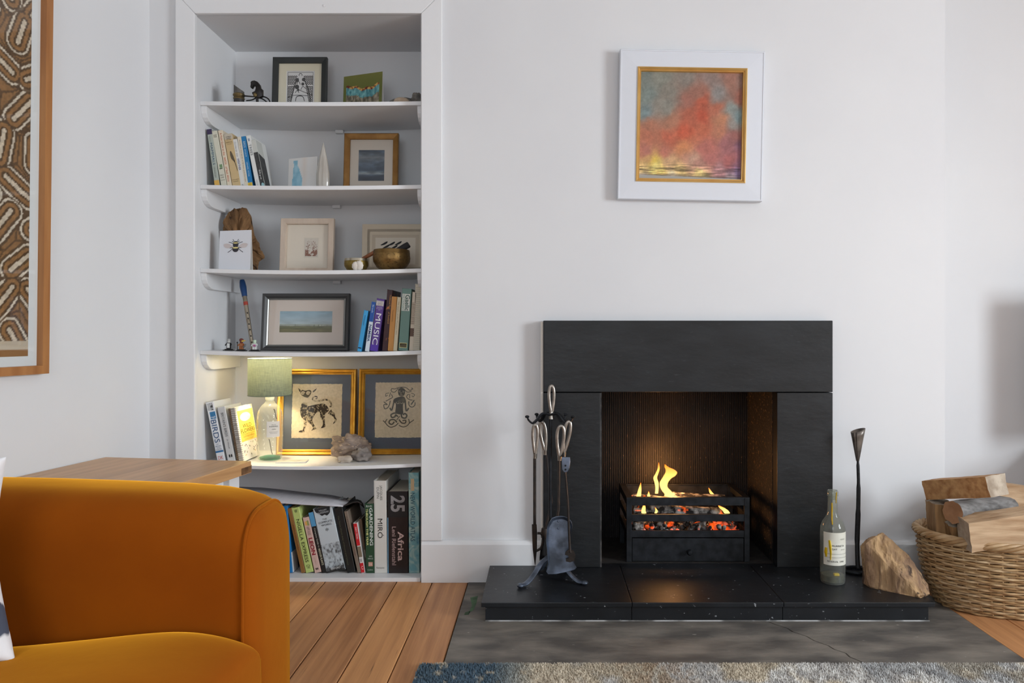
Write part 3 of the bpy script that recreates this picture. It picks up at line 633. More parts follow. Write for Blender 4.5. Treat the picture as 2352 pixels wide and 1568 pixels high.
# wicker basket
WIK = [mat('willow_%d' % k, c, .5, col2=c2, scale=14, bump=.15, bscale=60) for k, (c, c2) in enumerate([((190,158,116),(160,124,82)), ((204,176,138),(176,140,98)), ((170,136,94),(146,110,72))])]
bxx, byy = 1.52, 2.475; A0, B0, A1, B1 = .235, .155, .292, .193; bh = .222
bk = thing('log_basket', 'oval woven willow basket full of firewood', 'basket', (bxx, byy, 0))
NS = 46; rows = 29
def bell(z, a):
    v = z/bh; k_ = 1+.05*math.sin(v*math.pi); return ((A0+(A1-A0)*v)*k_*math.cos(a), (B0+(B1-B0)*v)*k_*math.sin(a))
for i in range(NS):
    a = 2*math.pi*i/NS; MB().tube([(*bell(z, a), z) for z in (.004,.05,.1,.15,.2,bh)], .0028, 6).build('stake', WIK[i % 3], bk, smooth=True)
for r_ in range(rows):
    z = .006+r_*(bh-.012)/(rows-1); q = []; K = NS*4
    for k in range(K):
        a = 2*math.pi*k/K; x, y = bell(z, a); s_ = 1+.0042/math.hypot(x, y)*math.sin(NS*a/2+(math.pi if r_ % 2 else 0)); zz = z+.0011*math.sin(a*9+r_*2)
        q.append((x*s_*1.006, y*s_*1.006, zz))
    MB().tube(q, .0036, 6, True, up=(0,0,1)).build('weaver', WIK[(r_*5) % 3], bk, smooth=True)
for s_ in range(5):
    q = []; K = 150
    for k in range(K):
        a = 2*math.pi*k/K; ph = a*11+s_*2*math.pi/5; x, y = bell(bh, a); rr_ = 1+(.010*math.cos(ph)+.004)/math.hypot(x, y)
        q.append((x*rr_, y*rr_, bh+.009+.009*math.sin(ph)+.004*math.cos(a*2)))
    MB().tube(q, .0062, 6, True, up=(0,0,1)).build('rim_braid', WIK[s_ % 3], bk, smooth=True)
MB().lathe([(0,.002),(1,.002),(1,.008),(0,.008)], 40, (0,0,0), A0, B0).build('base', WIK[2], bk)

def wood(name, c, c2, st): return mat(name, c, .75, col2=c2, scale=9, stretch=st, contrast=(.3,.7), bump=.4, bscale=24, bstretch=st)
W1 = wood('split_pine', (206,160,108), (158,108,64), (.6,6,6)); W2 = wood('pale_split_wood', (206,176,142), (158,124,90), (.6,6,6)); WG = wood('grey_weathered_wood', (140,138,136), (84,80,78), (.7,8,8))
WV = wood('upright_split_wood', (178,138,92), (126,92,58), (6,6,.6))
END = mat('sawn_end_grain', (190,176,158), .9, col2=(150,134,116), scale=30, bump=.5, bscale=90)
ENDB = mat('red_brown_end_grain', (150,108,76), .9, col2=(176,132,96), scale=22, bump=.4, bscale=90)
def fire_log(label, p0, p1, prof, m, e, rough=.004, seed=0, tw=0, nsub=5):
    o = log_mesh(p0, p1, prof, rough, 16, seed, tw, nsub).build('firewood_log', [m, e], smooth=True, angle=30)
    c = sum((Vector(v) for v in o.bound_box), Vector())/8
    for v in o.data.vertices: v.co -= c
    o.location = c; tag(o, label, 'log', 'firewood in the basket'); return o
LY = 2.44
fire_log('squared split log lying across the top of the firewood', P(2142,1122,2.52), P(2290,1114,2.30), [(-.042,-.030),(.036,-.034),(.042,.028),(-.040,.032)], W1, END, .003, 1)
fire_log('grey weathered round log under the topmost log', P(2188,1176,2.38), P(2330,1160,2.50), [(.037*math.cos(q*math.pi/4), .037*math.sin(q*math.pi/4)) for q in range(8)], WG, ENDB, .004, 2, nsub=3)
fire_log('pale split log resting on the basket rim in front', P(2214,1222,2.34), P(2390,1195,2.34), [(-.04,-.05),(.03,-.055),(.036,.036),(-.03,.046)], W2, END, .004, 3)
fire_log('split log standing upright in the basket, nearest the hearth', (P(2162,1200,2.47).x+.012, 2.475, .10), (P(2164,1160,2.47).x-.002, 2.475, ZZ(1153,2.47)), [(-.030,-.044),(.036,-.034),(.03,.038),(-.038,.036)], WV, END, .006, 4)
fire_log('dark split log standing upright between two pale logs', (P(2196,1250,2.41).x+.03, 2.44, .12), (P(2194,1200,2.41).x, 2.41, ZZ(1203,2.40)), [(-.022,-.022),(.022,-.024),(.024,.02),(-.022,.022)], WV, END, .006, 5)
fire_log('pale split log lying behind the topmost log, by the wall', P(2290,1128,2.50), P(2420,1150,2.47), [(-.036,-.036),(.034,-.032),(.03,.034),(-.036,.03)], W2, END, .004, 6)
fire_log('rough split log filling the near middle of the basket', (1.46, 2.385, .165), (1.72, 2.40, .17), [(-.03,-.035),(.03,-.035),(.03,.033),(-.03,.03)], W2, END, .004, 7)
fire_log('buried split log low in the basket', (1.36, 2.52, .14), (1.70, 2.53, .15), [(-.045,-.045),(.045,-.045),(.045,.045),(-.045,.045)], W1, END, .004, 8)
fire_log('pale log lying at the far side of the basket', (1.46, 2.56, .275), (1.74, 2.55, .27), [(-.035,-.04),(.035,-.04),(.035,.04),(-.035,.04)], W2, END, .004, 9)
# ------------------------------------------------------------------ sofa
VELVET = mat('ochre_velvet', (134,64,1), .9, col2=(148,74,2), scale=5, contrast=(.3,.7), bump=.08, bscale=40, sheen=1.0, sheen_tint=(255,180,50), spec=.15, detail=6)
sx1 = -.445; sy0, sy1 = 1.117, 1.30; sxb = -1.42
so = thing('sofa', 'mustard orange velvet sofa with rounded arm in the foreground', 'sofa', (-.9, .45, 0))
def arm_ring(x, y0, y1, top, z0=.10, bulge=0):      # arch cross-section in y-z
    hw = (y1-y0)/2; cy = (y0+y1)/2; q = []
    for k in range(29):
        a = math.pi*k/28; e = .62
        q.append((x, cy-(hw+bulge*.3)*math.copysign(abs(math.cos(a))**e, math.cos(a)), top-.105+(.105)*(abs(math.sin(a))**e)))
    return [(x, y0, z0), (x, y0-bulge*.6, .30)]+q+[(x, y1+bulge*.6, .30), (x, y1, z0)]
def arm(y0, y1, name_parent):
    xs = [sxb, -1.3, -1.1, -.95, -.8, -.68, -.58, -.52, -.485, -.462, sx1]; tp = [.652, .650, .647, .645, .642, .638, .634, .629, .623, .616, .606]
    m_ = MB(); rings = [arm_ring(x, y0+(.0 if x < sx1-.001 else .002), y1-(.0 if x < sx1-.001 else .002), t_, bulge=(.012 if x < -.5 else .004)) for x, t_ in zip(xs, tp)]
    n = len(rings[0]); vs_ = [p for r_ in rings for p in r_]
    m_.add(vs_, [(j*n+i, j*n+i+1, (j+1)*n+i+1, (j+1)*n+i) for j in range(len(rings)-1) for i in range(n-1)]+[list(range(n))])
    m_.build('arm', VELVET, so, smooth=True, world=True, angle=60)
    # front panel, slightly padded, and the piping round it
    last = [Vector(p) for p in rings[-1]]; c = Vector((sx1, (y0+y1)/2, .36)); m_ = MB(); lay = []
    for s_, dx in ((1.0,0),(.955,.010),(.8,.017),(.5,.020)): lay.append([Vector((sx1+dx, c.y+(p.y-c.y)*s_, c.z+(p.z-c.z)*(1-(1-s_)*.45))) for p in last])
    vs_ = [p for r_ in lay for p in r_]; fsd = [(j*n+i, j*n+i+1, (j+1)*n+i+1, (j+1)*n+i) for j in range(3) for i in range(n-1)]+[[3*n+i for i in range(n)]]
    m_.add(vs_, fsd).build('arm_front_panel', VELVET, so, smooth=True, world=True, angle=80)
    MB().tube([p+Vector((.002,0,0)) for p in last], .0028, 8).build('piping', VELVET, so, smooth=True, world=True)
arm(sy0, sy1, so)
arm(-.52, -.34, so)
MB().box(sxb+.02, sx1-.015, -.34, sy0+.003, .10, .30).build('base_frame', VELVET, so, bevel=.015, world=True)
def backr(u, v):
    y = -.34+(sy0+.34)*u; s_ = math.sin(math.pi*min(max(v, 0), 1)); return (0,0,0)
m_ = MB(); prof = [(sxb,.1),(sxb-.03,.5),(sxb-.03,.74),(sxb+.02,.80),(sxb+.10,.80),(sxb+.15,.75),(sxb+.17,.5),(sxb+.17,.3)]
m_.prism(prof, -.34, sy0+.02, lambda x, z, y: (x, y, z)).build('backrest', VELVET, so, bevel=.02, world=True, seg=3, smooth=True)
def pillow_mesh(w_, d_, h_, fn, nx=22, ny=22, pw_=.42, crown=.0):    # stuffed rectangle; fn(u, v, t) local -> 3D
    m_ = MB()
    for sgn in (1, -1):
        def g_(u, v, sgn=sgn):
            u = .5-.5*math.cos(math.pi*u); v = .5-.5*math.cos(math.pi*v); a, b = abs(2*u-1), abs(2*v-1); t_ = ((1-a**4)*(1-b**4))
            return fn(u, v, sgn*(t_**pw_)*h_/2)
        m_.grid(g_, nx, ny)
    return m_
def cush(u, v, t_):
    x = -1.24+(-.412+1.24)*u; y = .385+(1.108-.385)*v
    z = .375+t_*(1.0 if t_ > 0 else .85)
    if t_ > 0: z += .016*math.exp(-((u-.86)/.16)**2)+.012*math.exp(-((u-.28)/.16)**2)*math.exp(-((v-1)/.4)**2)-.008*math.exp(-((u-.55)/.12)**2)+.004*noise.noise(Vector((u*5, v*5, 1)))
    sag = 0
    return (x+.006*math.sin(v*3), y, z+sag)
pillow_mesh(1, 1, .148, cush, 60, 44, .13).build('seat_cushion', VELVET, so, smooth=True, world=True, angle=170)
o2 = pillow_mesh(1, 1, .15, lambda u, v, t_: (-1.24+.828*u, -.33+.70*v, .375+t_), 20, 20, .20).build('seat_cushion', VELVET, so, smooth=True, world=True, angle=170)
for x, y in ((sxb+.06,1.25),(sx1-.06,1.25),(sxb+.06,-.46),(sx1-.06,-.46)):
    MB().lathe([(0,0),(.018,0),(.025,.10),(0,.10)], 14, (x,y,0)).build('foot', mat('dark_foot', (50,34,22), .5), so, smooth=True, world=True)
# patterned cushion against the sofa back
pm = mat('white_patterned_cotton', (226,225,226), .85, col2=(220,219,221), scale=4, bump=.12, bscale=200, col3=(70,76,92), scale3=9, c3=(.66,.68))
def thr(u, v, t_):
    a, b = 2*u-1, 2*v-1
    x = -.932+.225*a*(1-.13*(1-b*b)*abs(a))+.006*-b; z = .578+.135*b*(1-.05*(1-a*a)); y = .99+t_-.05*b*0
    return (x, y+.02*a, z+(.012 if b > 0 else -.002)*0)
t = thing('scatter_cushion', 'white cotton cushion with dark print propped on the sofa', 'cushion', (-.915, .99, .44))
pillow_mesh(1, 1, .13, thr, 30, 24, .5).build('cushion_cover', pm, t, smooth=True, world=True, angle=170)

# ------------------------------------------------------------------ oak table behind the sofa
OAK = mat('oiled_oak', (216,168,116), .34, col2=(184,136,88), scale=5, stretch=(7,.5,7), contrast=(.3,.7), bump=.08, bscale=16, bstretch=(8,.5,8), spec=.5, dist=.5)
OAKE = mat('oak_end_grain', (134,98,64), .6, col2=(92,64,40), scale=26, stretch=(1,1,1), bump=.15)
tz_ = .474; th = .037; ang = math.atan2(.1522, .9884)
tb = thing('side_table', 'oak topped table with white legs between sofa and alcove', 'table', (-1.432, 2.4825, 0), (0,0,-ang))
WT, LT = .514, 1.09
MB().box(.003, WT, -LT, 0, tz_-th, tz_).build('table_top', OAK, tb, bevel=.0025)
MB().box(WT-.0605, WT+.0004, -.0015, .0006, tz_-th+.002, tz_-.012).build('end_grain_inlay', OAKE, tb)
MB().box(WT-.0008, WT+.0007, -.058, -.0005, tz_-th+.0025, tz_-.014).build('end_grain_inlay', OAKE, tb)
TABW = mat('white_table_paint', (228,230,232), .45)
for x, y in ((WT-.075,-.09),(WT-.075,-LT+.03),(.03,-.09),(.03,-LT+.03)):
    MB().box(x, x+.055, y, y+.055, 0, tz_-th).build('leg', TABW, tb, bevel=.002)
for a, b, c, d in ((.085,WT-.075,-.08,-.06),(.085,WT-.075,-LT+.05,-LT+.07),(WT-.06,WT-.04,-LT+.085,-.09),(.05,.07,-LT+.085,-.09)):
    MB().box(a, b, c, d, tz_-th-.07, tz_-th).build('apron', TABW, tb, bevel=.001)

# ------------------------------------------------------------------ rug
def rug_cols(u, v):
    n1 = vnoise(u*2.4, v, 4, 11); n2 = vnoise(u*2.4, v, 7, 12); n3 = vnoise(u*2.4, v, 60, 13, 2)
    c = ramp(n3, [(.3,(176,172,168)),(.55,(206,202,196)),(.75,(222,219,214))])
    k = np.clip((n2-.52)/.10, 0, 1)[:, None]; c = c*(1-.35*k)+np.array([196,166,116])*.35*k
    k = np.clip((.36-n1)/.07, 0, 1)[:, None]; c = c*(1-.3*k)+np.array([120,126,134])*.3*k
    k = (np.clip((.13-u)/.05, 0, 1)*np.clip((n3+n1-.68)/.2, 0, 1))[:, None]; c = c*(1-.85*k)+np.array([60,82,100])*.85*k
    k = (np.exp(-((u-.26)/.05)**2)*np.clip((n3-.42)/.14, 0, 1))[:, None]; c = c*(1-.5*k)+np.array([124,98,76])*.5*k
    return c
RX0, RX1, RY0, RY1, RT = -.328, 2.02, .45, 1.999, .012
rg = thing('rug', 'cream, ochre and blue abstract rug edge in front of the hearth slab', 'rug', ((RX0+RX1)/2, (RY0+RY1)/2, .002))
MB().box(RX0, RX1, RY0, RY1, .0025, RT-.004).build('rug_backing', mat('rug_backing', (214,208,200), .9), rg, world=True)
nx_, ny_ = 470, 48; rng = np.random.RandomState(4)
# tufts: one small leaning pyramid each, dense at the far edge that shows
N = 30000; ux = rng.rand(N); vy = 1-rng.rand(N)**1.6*.16
cols = rug_cols(ux, vy)/255; cols = np.where(cols <= .04045, cols/12.92, ((cols+.055)/1.055)**2.4)
px_ = RX0+.002+ux*(RX1-RX0-.004); py_ = RY0+vy*(RY1-RY0-.003); hh = RT+.001+rng.rand(N)*.004; la = rng.rand(N)*6.283; lr = rng.rand(N)*.004; rr_ = .0026+rng.rand(N)*.0018
vv = np.zeros((N, 4, 3)); 
for k in range(3):
    vv[:, k, 0] = px_+rr_*math.cos(k*2.094); vv[:, k, 1] = py_+rr_*math.sin(k*2.094); vv[:, k, 2] = RT-.006
vv[:, 3, 0] = px_+lr*np.cos(la); vv[:, 3, 1] = py_+lr*np.sin(la); vv[:, 3, 2] = hh
base_ = (np.arange(N)*4)[:, None]; ff = np.concatenate([base_+np.array([[0,1,3]]), base_+np.array([[1,2,3]]), base_+np.array([[2,0,3]])], 1).reshape(-1, 3)
me = bpy.data.meshes.new('pile'); vv -= np.array(rg.location); me.from_pydata(vv.reshape(-1, 3).tolist(), [], ff.tolist())
at = me.color_attributes.new('Col', 'FLOAT_COLOR', 'POINT'); cc = np.ones((N, 4, 4)); cc[:, :, :3] = cols[:, None, :]*(.8+.4*rng.rand(N))[:, None, None]; at.data.foreach_set('color', cc.astype(np.float32).ravel())
me.materials.append(vmat('rug_wool', .95, .1)); o = bpy.data.objects.new('pile', me); C.objects.link(o); o.parent = rg; o['kind'] = 'stuff'
o = art('woven_face', rg, RX1-RX0, RY1-RY0, 300, 160, rug_cols, 0, MATS['rug_wool'])
for v in o.data.vertices: v.co = (v.co.x, v.co.z-(RY1-RY0)/2, RT-.0032-.002)
o.data.flip_normals()

# ------------------------------------------------------------------ picture frames
def moulding(W, Hh, prof, m, parent, name='frame', z0=0):         # prof: (inset, forward) from back outer edge to inner edge
    m_ = MB(); vs_ = []
    for t_, d_ in prof: vs_ += [(-W/2+t_, -d_, z0+t_), (W/2-t_, -d_, z0+t_), (W/2-t_, -d_, z0+Hh-t_), (-W/2+t_, -d_, z0+Hh-t_)]
    n = len(prof)
    m_.add(vs_, [(j*4+i, j*4+(i+1) % 4, ((j+1) % n)*4+(i+1) % 4, ((j+1) % n)*4+i) for j in range(n) for i in range(4)])
    return m_.build(name, m, parent)
def rect(parent, name, m, x0, x1, z0, z1, y, th=.0008, lab=None):
    o = MB().box(x0, x1, y, y+th, z0, z1).build(name, m, parent)
    if lab: o['label'] = lab
    return o
def lean_frame(name, label, pl, pr, pt, Yb, zb, lean, prof, m, group=None, cat='picture', roll=0, back=.004):
    s_, c_ = math.sin(R(lean)), math.cos(R(lean)); k = (CY-pt)/F; Hh = (k*Yb+H-zb)/(c_-k*s_); W = (pr-pl)*Yb/F
    t = thing(name, label, cat, ((pl+pr)/2*Yb/F-CX*Yb/F, Yb, zb), (-R(lean), R(roll), 0), group)
    moulding(W, Hh, prof, m, t)
    fw = prof[-1][0]; rect(t, 'backing', CREAM, -W/2+fw*.4, W/2-fw*.4, fw*.4, Hh-fw*.4, -.003, .0025)
    return t, W, Hh, fw
def mount(t, W, Hh, fw, m, ox0, ox1, oz0, oz1, y=-.0045):        # mount board with a window (fractions of the sight size)
    x0, x1, z0, z1 = -W/2+fw*.6, W/2-fw*.6, fw*.6, Hh-fw*.6
    a, b, c, d = -W/2+fw+(W-2*fw)*ox0, -W/2+fw+(W-2*fw)*ox1, fw+(Hh-2*fw)*oz0, fw+(Hh-2*fw)*oz1
    vs_ = [(x0,y,z0),(x1,y,z0),(x1,y,z1),(x0,y,z1),(a,y,c),(b,y,c),(b,y,d),(a,y,d),(a+.001,y+.0012,c+.001),(b-.001,y+.0012,c+.001),(b-.001,y+.0012,d-.001),(a+.001,y+.0012,d-.001)]
    MB().add(vs_, [(j*4+i, j*4+(i+1) % 4, j*4+4+(i+1) % 4, j*4+4+i) for j in range(2) for i in range(4)]).build('mount_board', m, t)
    return a, b, c, d
def glass(t, W, Hh, fw, y): rect(t, 'glass', PICGLASS, -W/2+fw*.7, W/2-fw*.7, fw*.7, Hh-fw*.7, y, .0006)

# painting on the chimney breast
pw, ph = (1752-1419)*2.665/F, (460-116)*2.665/F
pa = thing('painting', 'fiery orange cloud painting in white frame over the fireplace', 'painting', (XX(1585,2.665), D, ZZ(459,2.665)), (R(.6), R(1.0), 0))
PF = mat('white_painted_frame', (226,229,236), .5, bump=.1, bscale=40, bstretch=(1,1,1))
moulding(pw, ph, [(0,0),(0,.030),(.002,.033),(.006,.033),(.0065,.0315),(.062,.0345),(.0625,.0325)], PF, pa, 'frame')
moulding(pw, ph, [(.062,.02),(.062,.0375),(.065,.039),(.070,.034),(.0705,.031),(.0745,.0325),(.076,.020)], SLIPG, pa, 'gilt_slip')
def sunset(u, v):
    ctrl = np.array([  # x, y(down) , rgb
        (0,0,120,130,122),(.2,.05,138,138,124),(.45,.03,140,128,116),(.7,.05,150,125,115),(.9,.08,165,110,90),(1,.1,150,110,95),(.05,.2,122,135,128),(.3,.2,140,132,118),(.55,.2,165,105,85),(.75,.2,140,135,130),(.97,.22,165,95,75),
        (.05,.38,118,140,142),(.25,.33,140,135,122),(.45,.27,165,100,82),(.6,.27,195,85,55),(.75,.3,190,100,70),(.9,.32,135,145,138),(1,.4,125,150,152),(.1,.48,180,110,80),(.3,.45,180,115,85),(.5,.4,195,95,65),(.62,.4,198,78,48),(.8,.45,200,125,85),(.93,.5,150,140,130),
        (.1,.6,200,112,80),(.3,.6,208,98,66),(.45,.55,212,86,52),(.6,.55,205,100,65),(.78,.55,200,120,85),(.95,.6,165,95,85),(.05,.72,190,110,92),(.25,.72,200,112,88),(.45,.7,218,130,75),(.65,.7,195,105,90),(.85,.68,170,98,98),(1,.68,128,82,110),
        (.08,.82,205,150,90),(.14,.83,235,195,60),(.16,.87,240,220,120),(.3,.82,212,160,110),(.5,.78,198,130,100),(.52,.8,215,165,135),(.7,.8,190,105,95),(.9,.82,185,95,90),(1,.85,140,90,120),
        (.03,.92,220,185,110),(.2,.92,225,185,90),(.4,.9,218,180,105),(.6,.88,190,130,110),(.8,.92,170,115,115),(.97,.93,120,95,140),(.03,.97,205,185,160),(.3,.97,185,165,130),(.6,.97,215,185,105),(.9,.985,165,140,140)], float)
    y = 1-v; wu = u+.10*(vnoise(u, v, 7, 1)-.5); wv = y+.10*(vnoise(u, v, 7, 2)-.5)
    d2 = (wu[:, None]-ctrl[None, :, 0])**2+(wv[:, None]-ctrl[None, :, 1])**2; wt = 1/(d2+.0012)**2.0
    c = wt @ ctrl[:, 2:]/wt.sum(1)[:, None]
    f = vnoise(u, v, 26, 3, 3)-.5; g_ = vnoise(u*1.0, v*1.0, 90, 5, 2)-.5
    c = c*(1+.22*f[:, None]+.14*g_[:, None])
    st = np.clip((y-.84)/.05, 0, 1)*np.clip((1.02-u*.45-y*.3)*2, 0, 1)*(vnoise(u*.5, v*6, 18, 8, 3)-.5); c = c*(1+1.5*st[:, None])
    hz = .955+.025*u+.004*(vnoise(u, v*0, 20, 9)-.5); k = np.clip(1-np.abs(y-hz)/.006, 0, 1)[:, None]; c = c*(1-.6*k)+np.array([80,72,80])*.6*k
    k = np.clip((y-hz-.004)/.006, 0, 1)[:, None]; c = c*(1-k)+np.array([168,166,160])*k
    g0 = c.mean(1)[:, None]; return (c*.80+g0*.20)*1.0
art('canvas', pa, pw-.148, ph-.148, 170, 180, sunset, -.022, vmat('oil_paint', .5, .4), z0=.074)

# tall framed textile on the left wall: frame plane offset from the wall, top leaning out
FT = .03; org = w0+wn*FT
def on_wall(px):        # distance along the wall (towards the camera) of a pixel column in the frame's front plane
    k = (px-CX)/F; return (org.x-k*org.y)/(k*wd_.y-wd_.x)
t_r = on_wall(113); zb = ZZ(857, (org+wd_*t_r).y); FW_, FH_ = .80, 1.36
ctr = w0+wd_*(t_r+FW_/2)
tx = thing('framed_textile', 'tall oak framed brown and white patterned bark cloth', 'picture', (ctr.x, ctr.y, zb), (0,0,0))
yaw = math.atan2(wd_.y, wd_.x)+math.pi      # local +x runs away from the camera along the wall, local -y faces the room
tx.rotation_euler = Euler((R(.75), 0, math.atan2(-wd_.y, -wd_.x)), 'XYZ')
OAKF = mat('oak_frame', (186,130,78), .42, col2=(160,104,58), scale=6, stretch=(5,5,.5), contrast=(.3,.7), bump=.06)
moulding(FW_, FH_, [(0,0),(0,FT),(.024,FT),(.024,.008)], OAKF, tx)
rect(tx, 'mount_board', mat('white_mount', (226,230,230), .8), -FW_/2+.02, FW_/2-.02, .02, FH_-.02, -.010, .003)
def barkcloth(u, v):
    W_, H_ = .62, 1.22; x = u*W_; y = v*H_; rng = np.random.RandomState(2)
    best = np.full_like(x, 9.0); second = np.full_like(x, 9.0); ident = np.zeros(len(x), int)
    x_ = x+.012*(vnoise(u, v*2, 5, 3)-.5); y_ = y+.012*(vnoise(u, v*2, 5, 4)-.5); n = 0
    for j in range(12):
        for i in range(6):
            cx_ = (i+.5+(.5 if j % 2 else 0)-.25)*.112+rng.uniform(-.012,.012); cy_ = (j+.5)*.104+rng.uniform(-.012,.012); an = rng.choice([.5,-.5,.9,-.9,.2])+rng.uniform(-.2,.2); ln = rng.uniform(.028,.046)
            dx, dy = math.sin(an), math.cos(an); px1, py1 = cx_-dx*ln, cy_-dy*ln
            tt = np.clip(((x_-px1)*dx+(y_-py1)*dy)/(2*ln), 0, 1); d = np.hypot(x_-px1-dx*2*ln*tt, y_-py1-dy*2*ln*tt); n += 1
            m2 = d < best; second = np.where(m2, best, np.minimum(second, d)); ident = np.where(m2, n, ident); best = np.where(m2, d, best)
    band = best; col = np.full((len(x), 3), (146.,110.,74.)); nz = vnoise(u, v*2, 120, 6, 2)
    def paint(mask, c, k=1.0): 
        kk = (mask*k)[:, None]; col[:] = col*(1-kk)+np.array(c, float)*kk
    paint((band < .006).astype(float), (206,192,170)); paint(((band > .006) & (band < .012)).astype(float), (92,72,52)); paint(((band > .012) & (band < .022)).astype(float), (150,112,74))
    paint(((band > .022) & (band < .028)).astype(float), (96,76,56)); paint(((band > .028) & (band < .034)).astype(float), (210,198,178))
    paint(((band > .034) & (band < .041)).astype(float), (98,78,58)); edge = (second-best) < .005; paint((edge & (best > .02)).astype(float), (92,72,54), .8)
    col[:] *= (.86+.28*nz)[:, None]
    low = v < .035; paint(low.astype(float), (196,182,160)); paint((v < .014).astype(float), (150,110,70))
    return col
ax1 = FW_/2-.056
art('bark_cloth', tx, .66, 1.245, 170, 360, barkcloth, -.0112, vmat('bark_cloth_print', .9, .1), x0=ax1-.66, z0=.052)
rect(tx, 'glass', PICGLASS, -FW_/2+.023, FW_/2-.023, .023, FH_-.023, -.0165, .001)

# unseen cabinet and screen, added beyond the frame to shadow the recess wall
t = thing('shadow_casting_cabinet', 'low grey media cabinet standing beyond the log basket', 'cabinet', (2.45, 2.8, 0))
MB().box(1.97, 2.95, 2.62, 3.0, .06, .43).build('carcass', mat('grey_cabinet', (120,118,114), .5), t, bevel=.004, world=True)
for x in (2.0, 2.33, 2.66): MB().box(x, x+.29, 2.606, 2.62, .09, .40).build('door', mat('grey_cabinet_door', (132,130,126), .5), t, bevel=.002, world=True)
for x in (1.99, 2.88):
    for y in (2.64, 2.93): MB().box(x, x+.05, y, y+.05, 0, .06).build('foot', BLACK, t, world=True)
t = thing('television', 'slim black television standing on the grey cabinet', 'television', (2.45, 2.82, .43))
MB().box(1.955, 2.93, 2.80, 2.84, .505, 1.05).build('screen_housing', mat('tv_black', (22,22,24), .35), t, bevel=.004, world=True)
MB().box(2.0, 2.915, 2.7985, 2.80, .525, 1.035).build('screen', mat('tv_screen', (10,10,12), .12), t, world=True)
MB().box(2.40, 2.52, 2.80, 2.84, .44, .505).box(2.25, 2.67, 2.74, 2.9, .43, .44).build('stand', mat('tv_black', (22,22,24), .35), t, world=True)
# ------------------------------------------------------------------ books
def book(label, TL, BL, wpx, Y, k, depth, col, group, blocks=(), texts=(), cover=None, pagecol=None, side=None, coil=False, rough=.45, soft=False):
    pt = P(TL[0], TL[1], Y); pb = P(BL[0], BL[1], Y); dx, dz = pt.x-pb.x, pt.z-pb.z
    z0 = shz(k, pb.x); s_ = (z0-pt.z)/(pb.z-pt.z); xb = pt.x+(pb.x-pt.x)*s_; th_ = math.atan2(pt.x-xb, pt.z-z0); h = math.hypot(pt.x-xb, pt.z-z0); w_ = wpx*Y/F*math.cos(th_)
    t = thing('book', label, 'book', (xb, Y, z0+max(0, w_*math.sin(th_))+.0002), (0, th_, 0), group)
    m = mat('cover_%d_%d_%d' % tuple(col), col, rough, bump=.03, bscale=80) if not isinstance(col, bpy.types.Material) else col
    c_ = min(.0026, w_*.14); ins = .0 if soft else .003
    root = t; t = MB().box(0, w_, 0, c_, 0, h).box(0, c_, c_, depth, 0, h).box(w_-c_, w_, c_, depth, 0, h).build('cover', m, t, bevel=min(.0012, c_*.45), seg=1)
    MB().box(c_, w_-c_, c_, depth-.002-ins, ins+.0004, h-ins-.0006).build('pages', pagecol or PAGES, root)
    for i, (u0, u1, v0, v1, c) in enumerate(blocks):
        MB().box(u0*w_, u1*w_, -.0004, 0, h*(1-v1), h*(1-v0)).build('printed_panel', c if isinstance(c, bpy.types.Material) else ink(*c), t)
    for tt in texts:
        s, u0, u1, v0, v1, c = tt[:6]; ori = tt[6] if len(tt) > 6 else 'd'; bold = tt[7] if len(tt) > 7 else 0
        ctr_ = ((u0+u1)/2*w_, -.0009, h*(1-(v0+v1)/2)); cm = c if isinstance(c, bpy.types.Material) else ink(*c)
        if ori == 'd': text(t, s, ctr_, (0,0,-1), (1,0,0), (v1-v0)*h, (u1-u0)*w_, cm, bold=bold)
        elif ori == 'u': text(t, s, ctr_, (0,0,1), (-1,0,0), (v1-v0)*h, (u1-u0)*w_, cm, bold=bold)
        else: text(t, s, ctr_, (1,0,0), (0,0,1), (u1-u0)*w_, (v1-v0)*h, cm, bold=bold)
    if side: side(t, w_, h, depth)
    if coil:
        n = int(h/.0075)
        for i in range(n):
            z = .006+(h-.012)*i/(n-1); MB().tube([(w_*.5+(w_*.5+.002)*math.cos(a), .004-(.008)*math.sin(a), z+.001*a) for a in np.linspace(-.4, 3.6, 8)], .0009, 5).build('coil_wire', ink(206,200,188) if coil is True else coil, root)
    return root
def flat(t, name, m, pts): return MB().add(pts, [list(range(len(pts)))]).build(name, m, t)

# second shelf: nature guides
G2 = 'nature guides leaning on the second shelf'; Y2 = 2.775
book('grey-green field guide with MAMMALS down its spine', (474.6,297.4), (492.7,422.8), 11.5, Y2, 2, .15, (178,186,176), G2,
     [(0,1,0,.09,(62,52,84)),(0,1,.885,1,(222,176,88))], [('MAMMALS',.28,.75,.24,.62,(70,96,120)),('OF BRITAIN AND EUROPE',.3,.6,.65,.84,(110,118,116)),('COLLINS GUIDE',.3,.55,.12,.22,(130,136,130))])
book('cream hardback with small green plant, second in the nature guide row', (485.8,301.3), (507,422.8), 13.0, Y2, 2, .14, (214,212,194), G2,
     [(.35,.85,.60,.66,(120,150,110)),(.25,.8,.665,.68,(60,84,60))], [('GUIDE',.2,.8,.07,.09,(100,96,84),'h'),('TREES',.2,.8,.10,.12,(100,96,84),'h'),('FIELD',.2,.8,.78,.80,(70,70,66),'h'),('GUIDE',.2,.8,.82,.84,(70,70,66),'h'),('COLLINS',.15,.9,.87,.885,(70,70,66),'h')])
book('cream field guide lettered in red-orange down its spine', (500.4,299.8), (521.4,423.7), 10.5, Y2, 2, .14, (226,212,188), G2,
     [], [('A Field Guide to the',.3,.75,.05,.44,(206,110,84)),('BIRDS',.3,.7,.48,.60,(206,110,84)),('of East Africa',.3,.75,.64,.90,(206,110,84))])
